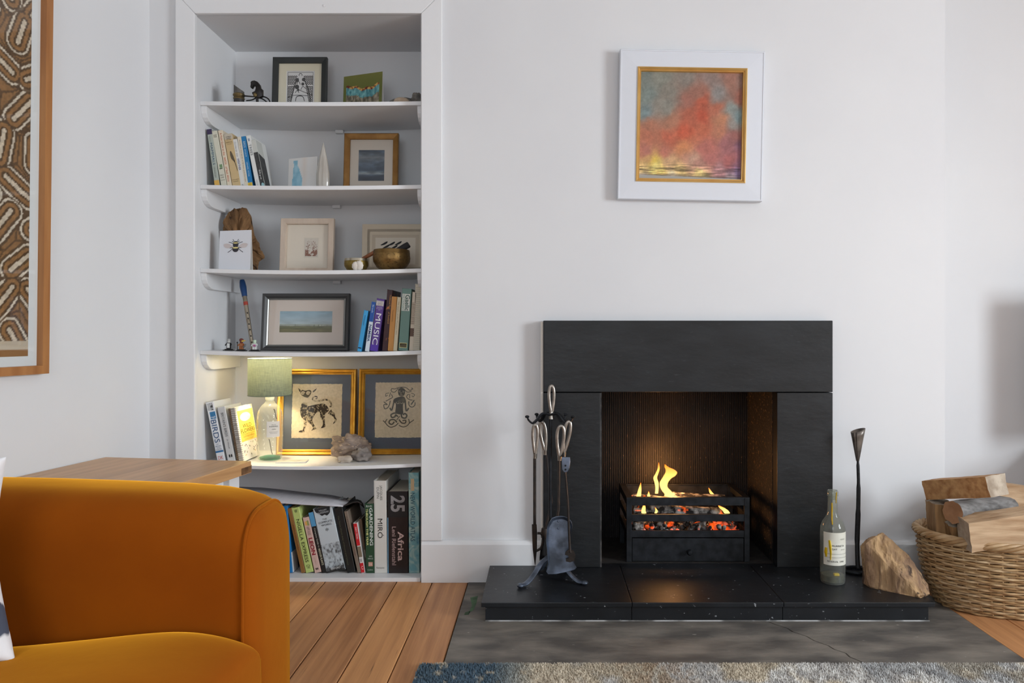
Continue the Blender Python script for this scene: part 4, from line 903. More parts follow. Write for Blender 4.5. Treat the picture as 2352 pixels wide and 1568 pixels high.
def bird_pic(t, w_, h, dp):
    f = lambda x, y: (x*w_, -.0007, (1-y)*h); m_ = MB(); q = smooth_pts([(.40,.335),(.52,.325),(.64,.38),(.74,.45),(.80,.53),(.72,.53),(.56,.50),(.42,.46),(.36,.40)],3); m_.add([f(*p) for p in q], [list(range(len(q)))]); ribbon(m_, [(.72,.50),(.86,.62),(.92,.70)], .05, f); m_.build('bird_print', ink(96,84,66), t)
book('wide tan hardback with a bird printed on its spine', (513.8,309), (533.4,424), 19.5, Y2, 2, .13, (206,180,134), G2,
     [(0,1,0,.10,(196,186,168))], [('A FIELD',.2,.8,.045,.065,(60,54,44),'h'),('GUIDE',.25,.75,.075,.095,(60,54,44),'h'),('TO THE',.25,.75,.105,.12,(60,54,44),'h'),('BIRDS',.15,.85,.145,.17,(140,118,80),'h'),('OF EAST AFRICA',.2,.8,.185,.2,(140,118,80),'h'),('WILLIAMS',.1,.9,.85,.865,(110,90,60),'h'),('COLLINS',.2,.8,.885,.90,(90,76,50),'h')], side=bird_pic)
book('white paperback with blue WEATHER on its spine', (534.3,320), (552.5,424), 10, Y2, 2, .13, (222,222,218), G2, [], [('Guide to the',.3,.6,.06,.36,(150,150,160)),('WEATHER',.25,.75,.40,.64,(80,84,140)),('hh',.3,.7,.93,.97,(80,84,90))])
book('thin cream paperback between the WEATHER book and the blue one', (544.6,314.6), (561,424), 9, Y2, 2, .13, (222,214,196), G2, [], [('Guide to the birds of Britain and Europe',.3,.7,.06,.88,(150,130,110))])
book('blue paperback with a yellow foot, BIRDS lettered on top', (553.5,313.7), (569.7,424), 10.5, Y2, 2, .12, (40,124,180), G2, [(0,1,.895,1,(222,186,74))], [('BIRDS',.3,.75,.10,.22,(190,216,232)),('OF EUROPE',.35,.65,.25,.40,(190,216,232)),('HEINZEL FITTER',.35,.65,.50,.78,(190,216,232)),('COLLINS',.3,.7,.91,.985,(140,110,40))], rough=.3)
MBK = mat('black_cover_edge', (34,36,38), .5)
book('white paperback with TREES down its spine', (564.5,311.8), (587,424.6), 10.5, Y2, 2, .15, (226,227,224), G2, [(.3,.7,.06,.11,(150,160,176))], [('TREES',.25,.8,.17,.38,(110,116,120)),('OF BRITAIN',.35,.6,.84,.95,(160,160,160))], )
def scape(t, w_, h, dp):
    rect(t, 'cover_photo', mat('dark_scree_photo', (70,70,70), .5, col2=(34,36,36), scale=60), w_*.02, w_*.98, .0, h*.74, -.0004, .0004)
    x = w_+.0003
    flat(t, 'cover_photo', mat('dark_scree_photo', (70,70,70), .5, col2=(34,36,36), scale=60), [(x,.002,0),(x,dp*.98,0),(x,dp*.98,h*.66),(x,.002,h*.72)])
    text(t, 'Skye', (w_*.5,-.001,h*.28), (0,0,-1), (1,0,0), h*.2, w_*.5, ink(214,214,210))
    MB().sphere((w_*.6,-.0002,h*.06), (w_*.35,.0006,h*.055), 14, 8).build('cover_emblem', ink(150,190,196), t)
book('dark photographic guide ending the row of nature guides', (576.4,322), (597.5,424.6), 10.5, Y2, 2, .06, (196,198,192), G2, side=scape)

# fourth shelf
G4 = 'music and language books on the fourth shelf'; Y4 = 2.775
book('thin bright blue paperback leaning at the end of its row', (836.2,713.7), (820.3,807.4), 9.5, Y4, 4, .11, (62,158,212), G4, [(.1,.9,.90,.93,(30,50,70))], [('Conversation',.35,.65,.12,.36,(24,70,120))], rough=.3)
book('blue and white travel guide with NAMIBIA on its spine', (854,694), (838,806), 9.5, Y4, 4, .12, (214,222,230), G4, [(0,1,0,.40,(36,84,160))], [('Bradt',.3,.7,.06,.22,(190,206,230)),('NAMIBIA',.22,.82,.46,.80,(24,60,112),'d',.02)], rough=.3)
book('thick purple book with white MUSIC on its spine', (865.8,687.4), (849.6,805), 18, Y4, 4, .12, (92,62,142), G4, [(.02,.96,.04,.135,(220,214,208)),(0,1,.88,1,(84,54,160))],
     [('POCKET',.1,.9,.05,.07,(90,70,110),'h'),('REFERENCE',.15,.85,.08,.10,(90,70,110),'h'),('LIBRARY',.1,.9,.11,.128,(90,70,110),'h'),('OXFORD',.15,.85,.155,.17,(210,200,222),'h'),('DICTIONARY',.1,.9,.18,.195,(210,200,222),'h'),('OF',.35,.65,.205,.22,(210,200,222),'h'),('MUSIC',.2,.85,.28,.88,(240,238,244))], rough=.35)
book('tall dark maroon book with gold speckled spine', (889.8,666), (877.5,805.7), 12.5, Y4, 4, .16, mat('maroon_speckled_cover', (62,26,30), .4, col2=(50,20,26), scale=20, col3=(186,104,50), scale3=55, c3=(.62,.68)), G4, [], [('Traditional Music',.55,.85,.08,.32,(206,150,80)),('of Scotland',.55,.85,.36,.55,(206,150,80))])
book('plain orange-tan paperback in front of the maroon book', (899.3,681.3), (890.4,805), 12.5, Y4, 4, .13, (206,146,76), G4, [], [('Conversations',.35,.6,.25,.46,(130,88,40))])
book('slim cream paperback between orange and teal books', (912.7,682.4), (903.2,804.6), 8.5, Y4, 4, .13, (220,208,178), G4, [], [('The Gaelic of the Western Isles',.35,.65,.08,.7,(150,130,96))])
book('teal hardback dictionary with Gaelic on a white panel', (924,663.4), (915,804.6), 21.5, Y4, 4, .15, (112,146,136), G4, [(.06,.90,.085,.36,(230,232,224)),(.08,.88,.875,.955,(222,212,150)),(.13,.83,.885,.945,(208,180,110))],
     [('Gaelic',.40,.88,.10,.355,(50,92,80),'d',.015),('DICTIONARY',.12,.34,.10,.355,(120,160,146)),('CLAN',.25,.75,.895,.91,(240,226,190),'h'),('BOOKS',.2,.8,.92,.935,(240,226,190),'h')])
book('cream book with a brown picture low on its spine', (947.3,670.7), (939.5,804.6), 9, Y4, 4, .14, (216,202,182), G4, [(0,1,.62,.76,(104,80,66)),(.0,1,.18,.56,mat('ribbed_print', (206,192,172), .6, col2=(150,130,112), scale=300, stretch=(.05,.05,1)))])
book('tall cream spiral bound notebook against the alcove side', (954,652.3), (948.4,804.6), 15, Y4, 4, .16, (214,204,182), G4, coil=True)

# lamp shelf
G5 = 'bird and flower guides on the lamp shelf'; Y5 = 2.76
book('white bird guide with tall blue BIRDS lettering', (472.3,925), (498.4,1055), 18.5, Y5, 5, .15, (226,228,232), G5, [(.25,.95,.165,.285,(52,120,170)),(0,1,.815,.845,(52,110,160)),(.15,.8,.02,.14,mat('bird_photo', (180,184,188), .6, col2=(60,60,62), scale=70, contrast=(.45,.55)))],
     [('rspb',.3,.9,.235,.28,(236,240,244),'h'),('BIRDS',.18,.86,.30,.68,(46,84,128)),('OF',.3,.6,.70,.715,(90,110,140),'h'),('BRITAIN',.15,.85,.73,.75,(90,110,140),'h'),('AND',.25,.75,.76,.775,(90,110,140),'h'),('EUROPE',.15,.85,.785,.805,(90,110,140),'h'),('DK',.2,.85,.905,.965,(206,110,100),'h')])
def britside(t, w_, h, dp): pass
book('pale grey guide with BRITAIN\'S BIRDS on its spine', (498.4,935.8), (522.2,1055), 18, Y5, 5, .15, (206,206,206), G5, [(.0,.02,0,1,(60,60,60))], [("BRITAIN'S BIRDS",.35,.7,.11,.54,(80,80,84)),('Jo Woolf',.38,.65,.59,.76,(90,90,94)),('\u2022\u2022',.3,.75,.86,.92,(30,30,30),'h')])
def wildside(t, w_, h, dp):
    x = w_+.0004; q = lambda u, v: (x, dp*u, h*(1-v))
    flat(t, 'cover_panel', ink(246,214,96), [q(.10,.08),q(.97,.08),q(.97,.655),q(.10,.655)])
    f = lambda s, v0, v1, u0, u1, c: text(t, s, (x+.0005, dp*(u0+u1)/2, h*(1-(v0+v1)/2)), (0,1,0), (0,0,1), dp*(u1-u0), h*(v1-v0), ink(*c))
    f('WILD',.34,.41,.28,.76,(96,84,20)); f('FLOWERS',.425,.50,.14,.93,(96,84,20)); f('OF THE BRITISH ISLES AND',.515,.545,.18,.92,(196,160,60)); f('NORTHERN EUROPE',.555,.59,.22,.86,(196,160,60)); f('PAMELA FOREY',.61,.635,.28,.82,(206,176,80))
    m_ = MB(); c0 = (x+.0004, dp*.5, h*.78)
    m_.add([(x+.0003, dp*(.5+.3*math.cos(a)), h*(.79+.08*math.sin(a))) for a in np.linspace(0, 6.28, 24)[:-1]], [list(range(23))]); m_.build('flower_vignette', mat('pencil_flowers', (240,236,226), .7, col2=(200,190,180), scale=60), t)
    rr = random.Random(9)
    for i in range(26):
        u = rr.uniform(.1,.95); v = rr.uniform(.69,.95); a = rr.uniform(-.5,.5); s_ = rr.uniform(.02,.055); m_ = MB(); col = rr.choice([(120,130,90),(206,160,70),(140,120,130),(90,84,80),(180,150,150)])
        m_.add([q(u,v),q(u+.02,v-s_*.5),q(u+a*.1,v-s_),q(u-.02,v-s_*.5)], [(0,1,2,3)]); m_.build('flower_motif', ink(*col), t)
STRIPE = mat('ring_bound_pages', (206,200,192), .7, col2=(150,144,136), scale=240, stretch=(.1,.1,1))
book('ring bound WILD FLOWERS guide with a yellow and white cover', (524.4,938), (543.9,1055.6), 14, Y5, 5, .165, mat('flower_cover', (240,234,222), .5), G5, [(.35,1,.0,1,STRIPE),(0,.35,0,1,ink(110,84,56))], side=wildside, coil=ink(120,112,104))

# bottom of the alcove
G6 = 'big books at the foot of the alcove'; Y6 = 2.74
def ramside(t, w_, h, dp):
    x = w_+.0004; flat(t, 'cover_photo', ink(222,226,230), [(x,.001,0),(x,dp*.96,0),(x,dp*.96,h*.3),(x,.001,h*.3)]); flat(t, 'cover_photo', ink(60,70,90), [(x+.0003,dp*.35,0),(x+.0003,dp*.96,0),(x+.0003,dp*.96,h*.34),(x+.0003,dp*.35,h*.2)])
book('bright blue cookbook partly hidden by the sofa arm', (644,1162.5), (656.7,1322.8), 16, Y6, 6, .17, (40,126,190), G6, [], [('RAMSAY IN 10',.25,.72,.06,.58,(16,44,84),'d',.015),('GORDON RAMSAY',.38,.66,.64,.88,(226,232,238))], side=ramside, rough=.35)
book('narrow brown cookbook between blue and lime green ones', (660,1168), (692.6,1318), 9.5, Y6, 6, .17, (150,106,56), G6, [], [('JAMIE\'S 30 MINUTE MEALS',.3,.7,.25,.65,(110,60,30))])
book('lime green cookbook lettered with EXPRESS', (669.5,1167.3), (703.8,1320.4), 17.5, Y6, 6, .19, (196,214,128), G6, [], [('NIGELLA EXPRESS',.28,.72,.18,.84,(40,48,30)),('W',.3,.7,.03,.08,(50,60,40),'h'),('CW',.3,.75,.88,.94,(80,90,50))])
book('pale pink cookbook with big dark red lettering on its spine', (695,1189.6), (723.7,1318.8), 15, Y6, 6, .17, (222,188,176), G6, [(.2,.5,.07,.14,(232,176,90)),(.52,.8,.06,.15,(150,160,100))], [('HAPPY SALADS',.3,.75,.17,.32,(150,120,120)),('LEON',.22,.82,.37,.68,(150,30,52),'d',.03),('Jane Baxter',.4,.6,.72,.86,(190,150,140)),('\u2022\u2022',.3,.7,.91,.95,(50,40,40),'h')])
book('black plant guide with a blue head beside the complete works', (708.5,1177.7), (741.2,1318.8), 11, Y6, 6, .17, (36,34,34), G6, [(0,1,0,.23,(92,160,206))], [('Complete Guide to',.3,.7,.26,.58,(216,216,206)),('INDOOR PLANTS',.3,.72,.60,.87,(230,226,196),'d',.01)])
def shk(t, w_, h, dp):
    f = lambda x, y: (x*w_, -.0006, (1-y)*h)
    m_ = MB(); q = smooth_pts([(.06,.0),(.12,.055),(.30,.095),(.40,.125),(.55,.115),(.66,.135),(.78,.115),(.86,.09),(.92,.0)],3); m_.add([f(*p) for p in q], [list(range(len(q)))]); m_.build('printed_cartouche', ink(40,42,46), t)
    art('engraving', t, w_, h*.44, 60, 60, lambda u, v: ramp(np.clip(.62-.55*np.abs(v-.45)+.9*(vnoise(u, v, 14, 21, 3)-.5)-.75*np.clip(.22-v, 0, 1)*3+.35*np.clip((v-.7)*2, 0, 1), 0, 1), [(0,(44,42,42)),(.25,(96,98,100)),(.45,(164,172,178)),(.7,(196,206,212))]), -.0004, vmat('printed_paper'), x0=0)
book('very thick pale blue volume with COMPLETE WORKS on its spine', (718.9,1169.7), (751.6,1319.6), 44, Y6, 6, .16, (204,214,220), G6, [], [('WILLIAM',.28,.70,.03,.055,(200,206,210),'h'),('SHAKESPEARE',.2,.80,.065,.09,(200,206,210),'h'),('THE',.38,.62,.17,.195,(70,74,80),'h'),('COMPLETE',.14,.88,.21,.24,(60,64,70),'h'),('WORKS',.26,.80,.255,.285,(60,64,70),'h'),('*',.42,.6,.32,.37,(60,64,70),'h'),('OXFORD',.26,.78,.935,.965,(226,226,222),'h')], side=shk)
book('thick black hardback leaning under the grey card sleeve', (767.5,1168), (797,1311.6), 19, Y6, 6, .19, (34,34,33), G6, [], [('The Times World Atlas of History and Science',.2,.4,.12,.88,(104,108,84))])
book('narrow grey-brown book right of the thick black one', (790.2,1175), (819.7,1307.6), 8, Y6, 6, .17, (136,120,106), G6, [], [('all dogs have ADHD',.3,.65,.08,.35,(60,50,44)),('KATHY HOOPMANN',.3,.65,.46,.72,(110,60,54))])
book('small red and white booklet wedged among the big books', (811.4,1201.6), (830.5,1319.6), 9, Y6, 6, .10, (222,218,214), G6, [(.0,.9,.01,.45,(206,36,44)),(.0,.95,.47,.68,(136,120,100)),(.0,.9,.80,.99,(206,36,44))], [('PARTY TRICKS',.25,.65,.08,.32,(240,230,228)),('DK',.25,.7,.72,.78,(90,90,90)),('C',.3,.7,.86,.93,(240,230,228),'h')])
book('brown book sunk back behind the red booklet', (823.5,1192), (838,1311), 7, Y6+.03, 6, .14, (126,104,84), G6, [(.1,.9,.6,.75,(190,180,160))])
book('dark green gardening book with white GARDENING lettering', (837.7,1157), (840.9,1318), 19.5, Y6, 6, .20, (46,78,54), G6, [(.3,.8,.84,.90,(206,150,130))], [('RHS',.15,.85,.02,.05,(206,216,206),'h'),('GARDENING',.52,.9,.06,.60,(222,228,222),'d',.02),('THROUGH THE YEAR',.12,.36,.07,.60,(226,226,150),'d',.02),('IAN',.4,.75,.745,.765,(200,206,196),'h'),('SPENCE',.25,.85,.78,.80,(200,206,196),'h'),('DK',.4,.75,.855,.885,(240,220,210),'h'),('Collins',.2,.8,.94,.96,(200,206,196),'h')])
book('tall white art book beside the thick dark brown photo book', (858.8,1104), (860.8,1324), 28, Y6, 6, .24, (222,219,212), G6, [(.0,.10,0,1,(206,203,196))], [('JACQUES',.45,.68,.05,.21,(110,108,104)),('DUPIN',.22,.42,.07,.19,(110,108,104)),('MIR\u00d3',.28,.78,.41,.62,(50,48,46)),('Flammarion',.15,.8,.93,.95,(120,118,112),'h')], rough=.3)
book('thick dark brown photo book with Africa on its spine', (889.6,1128.5), (890.5,1325), 47, Y6, 6, .24, mat('dark_brown_jacket', (44,36,36), .35), G6, [(.04,.97,.01,.315,(30,28,29)),(.0,.04,.32,1,(120,170,200))], [('25',.16,.86,.05,.25,(150,146,146),'d',.03),('TASCHEN',.2,.82,.125,.155,(20,20,20),'h'),('Africa',.50,.80,.49,.85,(206,178,172),'d',.02),('Leni Riefenstahl',.22,.42,.43,.90,(176,150,146),'d',.01)], rough=.35)
MARB = mat('teal_marbled_cloth', (112,164,172), .5, col2=(176,200,190), scale=14, contrast=(.42,.62), dist=2.5, col3=(70,126,146), scale3=20, c3=(.58,.66))
book('tall teal marbled atlas, last book beside the alcove edge', (938.2,1085.4), (939.4,1324), 23.5, Y6, 6, .26, MARB, G6, [(.22,.55,.06,.18,(206,180,140))], [('NEW WORLD ATLAS',.18,.62,.20,.68,(52,92,106),'d',.01)])

# grey card sleeve lying over the leaning books
KARD = mat('grey_card', (214,212,216), .8, col2=(204,202,208), scale=200, stretch=(1,.05,1), bump=.1)
sv = thing('card_sleeve', 'folded grey corrugated card sleeve lying across the tops of the books', 'card sleeve', (-.93, 2.85, .25))
front = [(520,1144),(560,1146),(600,1149),(650,1154),(700,1157.5),(750,1160),(788,1161.5)]
backp = [(520,1118),(556,1117.5),(600,1119),(650,1124),(700,1130),(760,1136),(812,1147)]
Yf, Yk = 2.725, 2.93; m_ = MB(); vs_ = []; n = len(front)
for (a, b), (c, d) in zip(front, backp):
    p, q = P(a, b, Yf), P(c, d, Yk); mid = (p+q)/2+Vector((0,0,.004)); vs_ += [p, mid, q]
for i in range(n): pass
m_.add(vs_, [(i*3+j, (i+1)*3+j, (i+1)*3+j+1, i*3+j+1) for i in range(n-1) for j in range(2)])
o = m_.build('top_flap', KARD, sv, smooth=True, world=True, angle=60); md = o.modifiers.new('thick', 'SOLIDIFY'); md.thickness = .003; md.offset = -1
m_ = MB(); vs_ = []
for p3 in (((788,1161.5),(812,1147)), ((797,1159),(820,1146)), ((810,1153),(829,1149)), ((822,1151),(834,1156)), ((830,1156),(837,1166))):
    p, q = P(*p3[0], Yf), P(*p3[1], Yk); vs_ += [p, q]
m_.add(vs_, [(2*i, 2*i+2, 2*i+3, 2*i+1) for i in range(4)])
o = m_.build('curled_flap', [mat('dark_card_inside', (60,56,54), .8)], sv, smooth=True, world=True, angle=60); md = o.modifiers.new('thick', 'SOLIDIFY'); md.thickness = .002

# ------------------------------------------------------------------ top shelf
def pr(fw, d): return [(0,0),(0,d),(fw*.15,d+.002),(fw*.8,d-.003),(fw,d-.005),(fw,.006)]
BLKF = mat('black_wood_frame', (44,47,46), .45)
t, W, Hh, fw = lean_frame('framed_print', 'black framed linocut of people in a boat, topmost shelf', 626.5, 751, 135, 2.93, shz(1,-.93), 4, pr(.0215,.016), BLKF)
a, b, c, d = mount(t, W, Hh, fw, mat('ivory_mount', (222,214,190), .8), .17, .83, .20, .86)
rect(t, 'print_paper', mat('print_paper', (216,214,212), .8), a-.001, b+.001, c-.001, d+.001, -.0036, .0006)
a2, b2, c2, d2 = a+.006, b-.006, c+.006, d-.006; f = lambda x, y: (a2+(b2-a2)*x, -.0038, d2-(d2-c2)*y); m_ = MB()
for y0 in np.arange(.14, .98, .052):
    for x0, x1 in ((0, .5-.09-.26*min(1, y0)), (.5+.09+.26*min(1, y0), 1)):
        if x1-x0 < .06: continue
        nn = max(4, int((x1-x0)*26)); ribbon(m_, [(x0+(x1-x0)*i/nn, y0+.012*((i % 2)*2-1)*1.15+(.10*(abs((x0+(x1-x0)*i/nn)-.5)) if y0 > .4 else 0)) for i in range(nn+1)], .030, f)
for q, wd in (([(.42,.2),(.28,.45),(.18,.8),(.14,1)],.03), ([(.60,.2),(.76,.45),(.88,.8),(.90,1)],.03), ([(.0,.86),(.3,.78),(.9,.8)],.018), ([(.35,.56),(.62,.66),(.98,.78)],.018), ([(.32,.98),(.36,.84),(.5,.80),(.62,.84),(.68,.98)],.025), ([(.3,.7),(.38,.62),(.46,.7)],.02), ([(.52,.6),(.6,.48),(.72,.56)],.02), ([(.36,.42),(.42,.3),(.5,.42)],.02), ([(0,0),(1,0)],.012), ([(0,0),(0,1)],.012), ([(1,0),(1,1)],.012)): ribbon(m_, smooth_pts(q, 4), wd, f)
m_.build('linocut_lines', BLACK, t)
for x, y, r_ in ((.37,.27,.075),(.63,.25,.07),(.37,.50,.085),(.60,.40,.06),(.42,.60,.05)):
    MB().add([f(x+r_*math.cos(q), y+r_*.9*math.sin(q)) for q in np.linspace(0,6.28,16)[:-1]], [list(range(15))]).xf(Matrix.Translation((0,-.0002,0))).build('printed_head', ink(62,62,62), t)
ribbon(m_ := MB(), [(.5+.06*math.cos(q), .10+.06*math.sin(q)) for q in np.linspace(2.6,6.8,12)], .02, f); m_.build('printed_arch', BLACK, t)
glass(t, W, Hh, fw, -.0075)

def card(name, label, BLp, BRp, tyl, tyr, Y0, Y1, z0, fn, nx=40, ny=50, m=None, group=None, flap=.07):
    X0, X1 = XX(BLp, Y0), XX(BRp, Y1); W = math.hypot(X1-X0, Y1-Y0); Hc = ((ZZ(tyl,Y0)-z0)+(ZZ(tyr,Y1)-z0))/2
    t = thing(name, label, 'card', ((X0+X1)/2, (Y0+Y1)/2, z0), (R(-3), 0, math.atan2(Y1-Y0, X1-X0)), group)
    MB().box(-W/2, W/2, .0004, .0010, 0, Hc).build('front_leaf', WHITE, t); art('picture', t, W, Hc, nx, ny, fn, .0)
    b_ = MB().box(-W/2, W/2, .0, .0006, 0, Hc).xf(Matrix.Translation((0,.0011,0)) @ Matrix.Translation((0,0,Hc)) @ Matrix.Rotation(R(6),4,'X') @ Matrix.Translation((0,0,-Hc))); b_.build('back_leaf', WHITE, t)
    return t, W, Hc
def greencard(u, v):
    c = ramp(v+.15*(vnoise(u, v, 3, 31)-.5), [(0,(112,116,66)),(.6,(100,108,48)),(1,(120,122,60))])
    top = .70+.05*np.sin(u*7+.6)+.02*np.sin(u*23); inside = ((u > .08) & (u < .92))
    n = vnoise(u, v*.3, 40, 32, 2)
    def put(mask, col, k=1.):
        kk = (mask & inside).astype(float)[:, None]*k; c[:] = c*(1-kk)+col*kk
    put((v < top-.24), ramp(n, [(.2,(70,66,50)),(.8,(170,160,140))])); put((v < top-.06) & (v > top-.27+.06*n), ramp(n, [(.2,(60,120,130)),(.8,(130,190,190))]))
    put((v < top) & (v > top-.06), ramp(vnoise(u, v, 30, 33, 1), [(.35,(110,40,24)),(.6,(214,170,90))])); return c
card('greeting_card', 'green photo card of a row of turquoise birds', 787, 876, 171, 166, 2.90, 2.84, shz(1,-.66), greencard, 60, 60)
STN = mat('grey_mottled_stone', (130,124,116), .85, col2=(84,82,80), scale=40, bump=.3, bscale=80)
BSTN = mat('buff_stone', (196,176,154), .85, col2=(176,156,134), scale=30, bump=.3, bscale=60)
def blob(name, label, c, r, m, cat='stone', group=None, amp=.12, seed=0, fr=2.2, seg=24, rings=16, flatb=True):
    zmin = c[2]-r[2]*.999
    o = MB().sphere((0,0,0), r, seg, rings, lambda d: 1+amp*noise.fractal(d*fr+Vector((seed*5.1,0,0)), 1, 2, 3)).build(name, m, smooth=True, angle=60)
    lo = min(v.co.z for v in o.data.vertices)
    if flatb:
        for v in o.data.vertices: v.co.z = max(v.co.z, lo*.72)
        lo *= .72
    o.location = (c[0], c[1], c[2]-lo); tag(o, label, cat, group); return o
z1 = lambda X: shz(1, X)+.0003
blob('pebble', 'flat grey mottled stone at the end of the topmost shelf', (XX(925,2.80), 2.83, z1(-.52)), (.062,.05,.024), STN, group='stones on the topmost shelf', amp=.06, seed=1)
blob('pebble', 'small buff stone in front of the flat grey stone', (XX(922,2.75)-.002, 2.758, z1(-.51)), (.028,.016,.0135), BSTN, group='stones on the topmost shelf', amp=.06, seed=2)
blob('pebble', 'lumpy fossil-like stone against the alcove edge', (XX(957,2.76), 2.775, z1(-.46)), (.022,.02,.024), STN, group='stones on the topmost shelf', amp=.3, seed=3)
# brass spyglass-like pot and the horse figure
BRS = mat('aged_brass', (122,104,68), .4, .7, col2=(84,74,56), scale=25); DKM = mat('dark_bronze', (62,60,60), .35, .8, col2=(38,37,38), scale=30)
Ys = 2.80; x0 = XX(549,Ys); zs = z1(x0)
t = thing('brass_pot', 'small brass and black lidded pot with a slanted top', 'ornament', (x0, Ys, zs))
h0 = ZZ(195,Ys)-zs
MB().lathe([(0,0),(.0185,0),(.0185,.03),(0,.03)], 24).build('body', mat('black_leather', (48,44,42), .5), t, smooth=True)
MB().lathe([(0,.030),(.0185,.030),(.0205,.034),(.0175,.038),(.0205,.043),(.0215,.047),(.019,.051),(0,.051)], 24).build('ring', BRS, t, smooth=True)
o = MB().lathe([(0,.051),(.0185,.051),(.0185,h0),(0,h0)], 24).build('slanted_cap', mat('grey_horn', (96,94,90), .4, col2=(76,74,72), scale=30), t)
for v in o.data.vertices:
    if v.co.z > .06: v.co.z = h0-(v.co.x+.0185)/.037*(h0-.058)
Yh = 2.79; xh = XX(592,Yh); t = thing('horse_head_ornament', 'dark bronze horse head ornament on curved wire feet', 'ornament', (xh, Yh, z1(xh)))
ptsn = [(576.5,200),(577.5,194),(577,190),(580,187),(586,186),(593,189),(598,196),(600,205),(604,206),(604,222),(596,226),(585,224),(580,214),(587,210),(589,203),(587,198),(584,197),(582,200),(580,203.5),(577.5,203)]
q = [P(a, b, Yh) for a, b in ptsn]; n = len(q)
MB().add([p+Vector((0,-.008,0)) for p in q]+[p+Vector((0,.008,0)) for p in q], [list(range(n)), list(range(n, 2*n))[::-1]]+[(i,(i+1)%n,n+(i+1)%n,n+i) for i in range(n)]).build('head', DKM, t, bevel=.0012, world=True, seg=2, smooth=True)
MB().sphere(P(586,218,Yh-.01), (.007,.005,.008), 12, 8).build('boss', BRS, t, smooth=True, world=True)
for q in ([(590,222),(606,222),(616,227),(620,234)], [(585,222),(572,221),(560,220)], [(592,222),(580,229),(566,231)], [(596,224),(606,229),(612,234)]):
    qq = [P(a, b, Yh+(.012 if i % 2 else -.004)) for i, (a, b) in enumerate(q)]; qq[-1].z = max(qq[-1].z, z1(xh)+.003)
    MB().tube(smooth_pts(qq, 4), .0024, 6).build('wire_foot', DKM, t, smooth=True, world=True)
MB().tube([(XX(578,Yh),Yh+.01,z1(xh)+.0035),(XX(616,Yh),Yh+.012,z1(xh)+.0035)], .0033, 6).build('base_bar', DKM, t, smooth=True, world=True)
MB().tube([P(590,222,Yh), (XX(590,Yh),Yh+.008,z1(xh)+.003)], .005, 8).build('stem', DKM, t, smooth=True, world=True)

# ------------------------------------------------------------------ second shelf
def bearcard(u, v):
    c = np.full((len(u), 3), (226.,226.,224.)); k = np.clip(1-np.abs(u-.55)/.14, 0, 1)[:, None]*.5; c = c*(1-k)+np.array([220,206,194])*k
    cx_ = .28+.04*np.sin(v*5); wd = np.where(v > .72, .07+.0*v, .14+.04*np.sin(v*6)); m1 = (np.abs(u-cx_) < wd) & (v < .93) & (v > .02); k = m1.astype(float)[:, None]*.85
    c = c*(1-k)+ramp(vnoise(u, v, 8, 41), [(.3,(120,180,206)),(.7,(156,204,224))])*k
    m2 = (v < .34) & (u > .36) & (u < .36+.22*(1-v/.36)); k = m2.astype(float)[:, None]*.7; return c*(1-k)+np.array([150,196,216])*k
card('greeting_card', 'white card with a pale blue bear shape', 661, 727, 358.5, 363, 2.86, 2.82, shz(2,-.93), bearcard)
Yg = 2.82; xg = XX(741,Yg); zg = shz(2,xg); hg = ZZ(327,Yg)-zg
m_ = MB(); S = 5; rings_ = [(0,.020,.014),(.15,.0245,.017),(.35,.0245,.017),(.6,.018,.013),(.85,.008,.006),(1,.0008,.0006)]
for v, rx_, ry_ in rings_: pass
vs_ = [(xg+.003*v+rx_*math.cos(2*math.pi*k/8+.3), Yg+ry_*math.sin(2*math.pi*k/8+.3), zg+hg*v) for v, rx_, ry_ in [(v, a, b) for v, a, b in rings_] for k in range(8)]
t = thing('stone_spire', 'slim grey-white crystal spire beside the blue bear card', 'ornament', (xg, Yg, zg))
MB().add(vs_, [(j*8+i, j*8+(i+1) % 8, j*8+8+(i+1) % 8, j*8+8+i) for j in range(5) for i in range(8)]+[list(range(8))[::-1], [40+i for i in range(8)]]).build('crystal', mat('banded_selenite', (206,202,194), .25, col2=(172,164,154), scale=12, stretch=(4,4,.3), coat=.5), t, bevel=.002, smooth=True, world=True, angle=25)
GLTF = mat('dull_gold_frame', (166,124,66), .4, .35, col2=(140,100,48), scale=20)
t, W, Hh, fw = lean_frame('framed_picture', 'gilt framed picture of a dark stormy sea', 790.5, 915, 309.5, 2.92, shz(2,-.66), 5, pr(.0215,.018), GLTF)
a, b, c, d = mount(t, W, Hh, fw, mat('pale_mount', (222,212,198), .8), .19, .80, .18, .80)
def sea(u, v):
    n = vnoise(u*.8, v*2.2, 5, 51); n2 = vnoise(u*.6, v*3, 7, 52)
    base_ = ramp(v, [(0,(52,66,82)),(.18,(62,76,92)),(.24,(140,152,158)),(.30,(110,126,136)),(.34,(70,88,106)),(.5,(84,100,116)),(.62,(96,110,124)),(.75,(130,140,146)),(.85,(96,110,122)),(1,(64,82,100))])
    return base_*(.7+.6*n)[:, None]*(.85+.3*n2)[:, None]
art('sea_picture', t, b-a+.002, d-c+.002, 50, 70, sea, -.0036, x0=a-.001, z0=c-.001); glass(t, W, Hh, fw, -.0085)

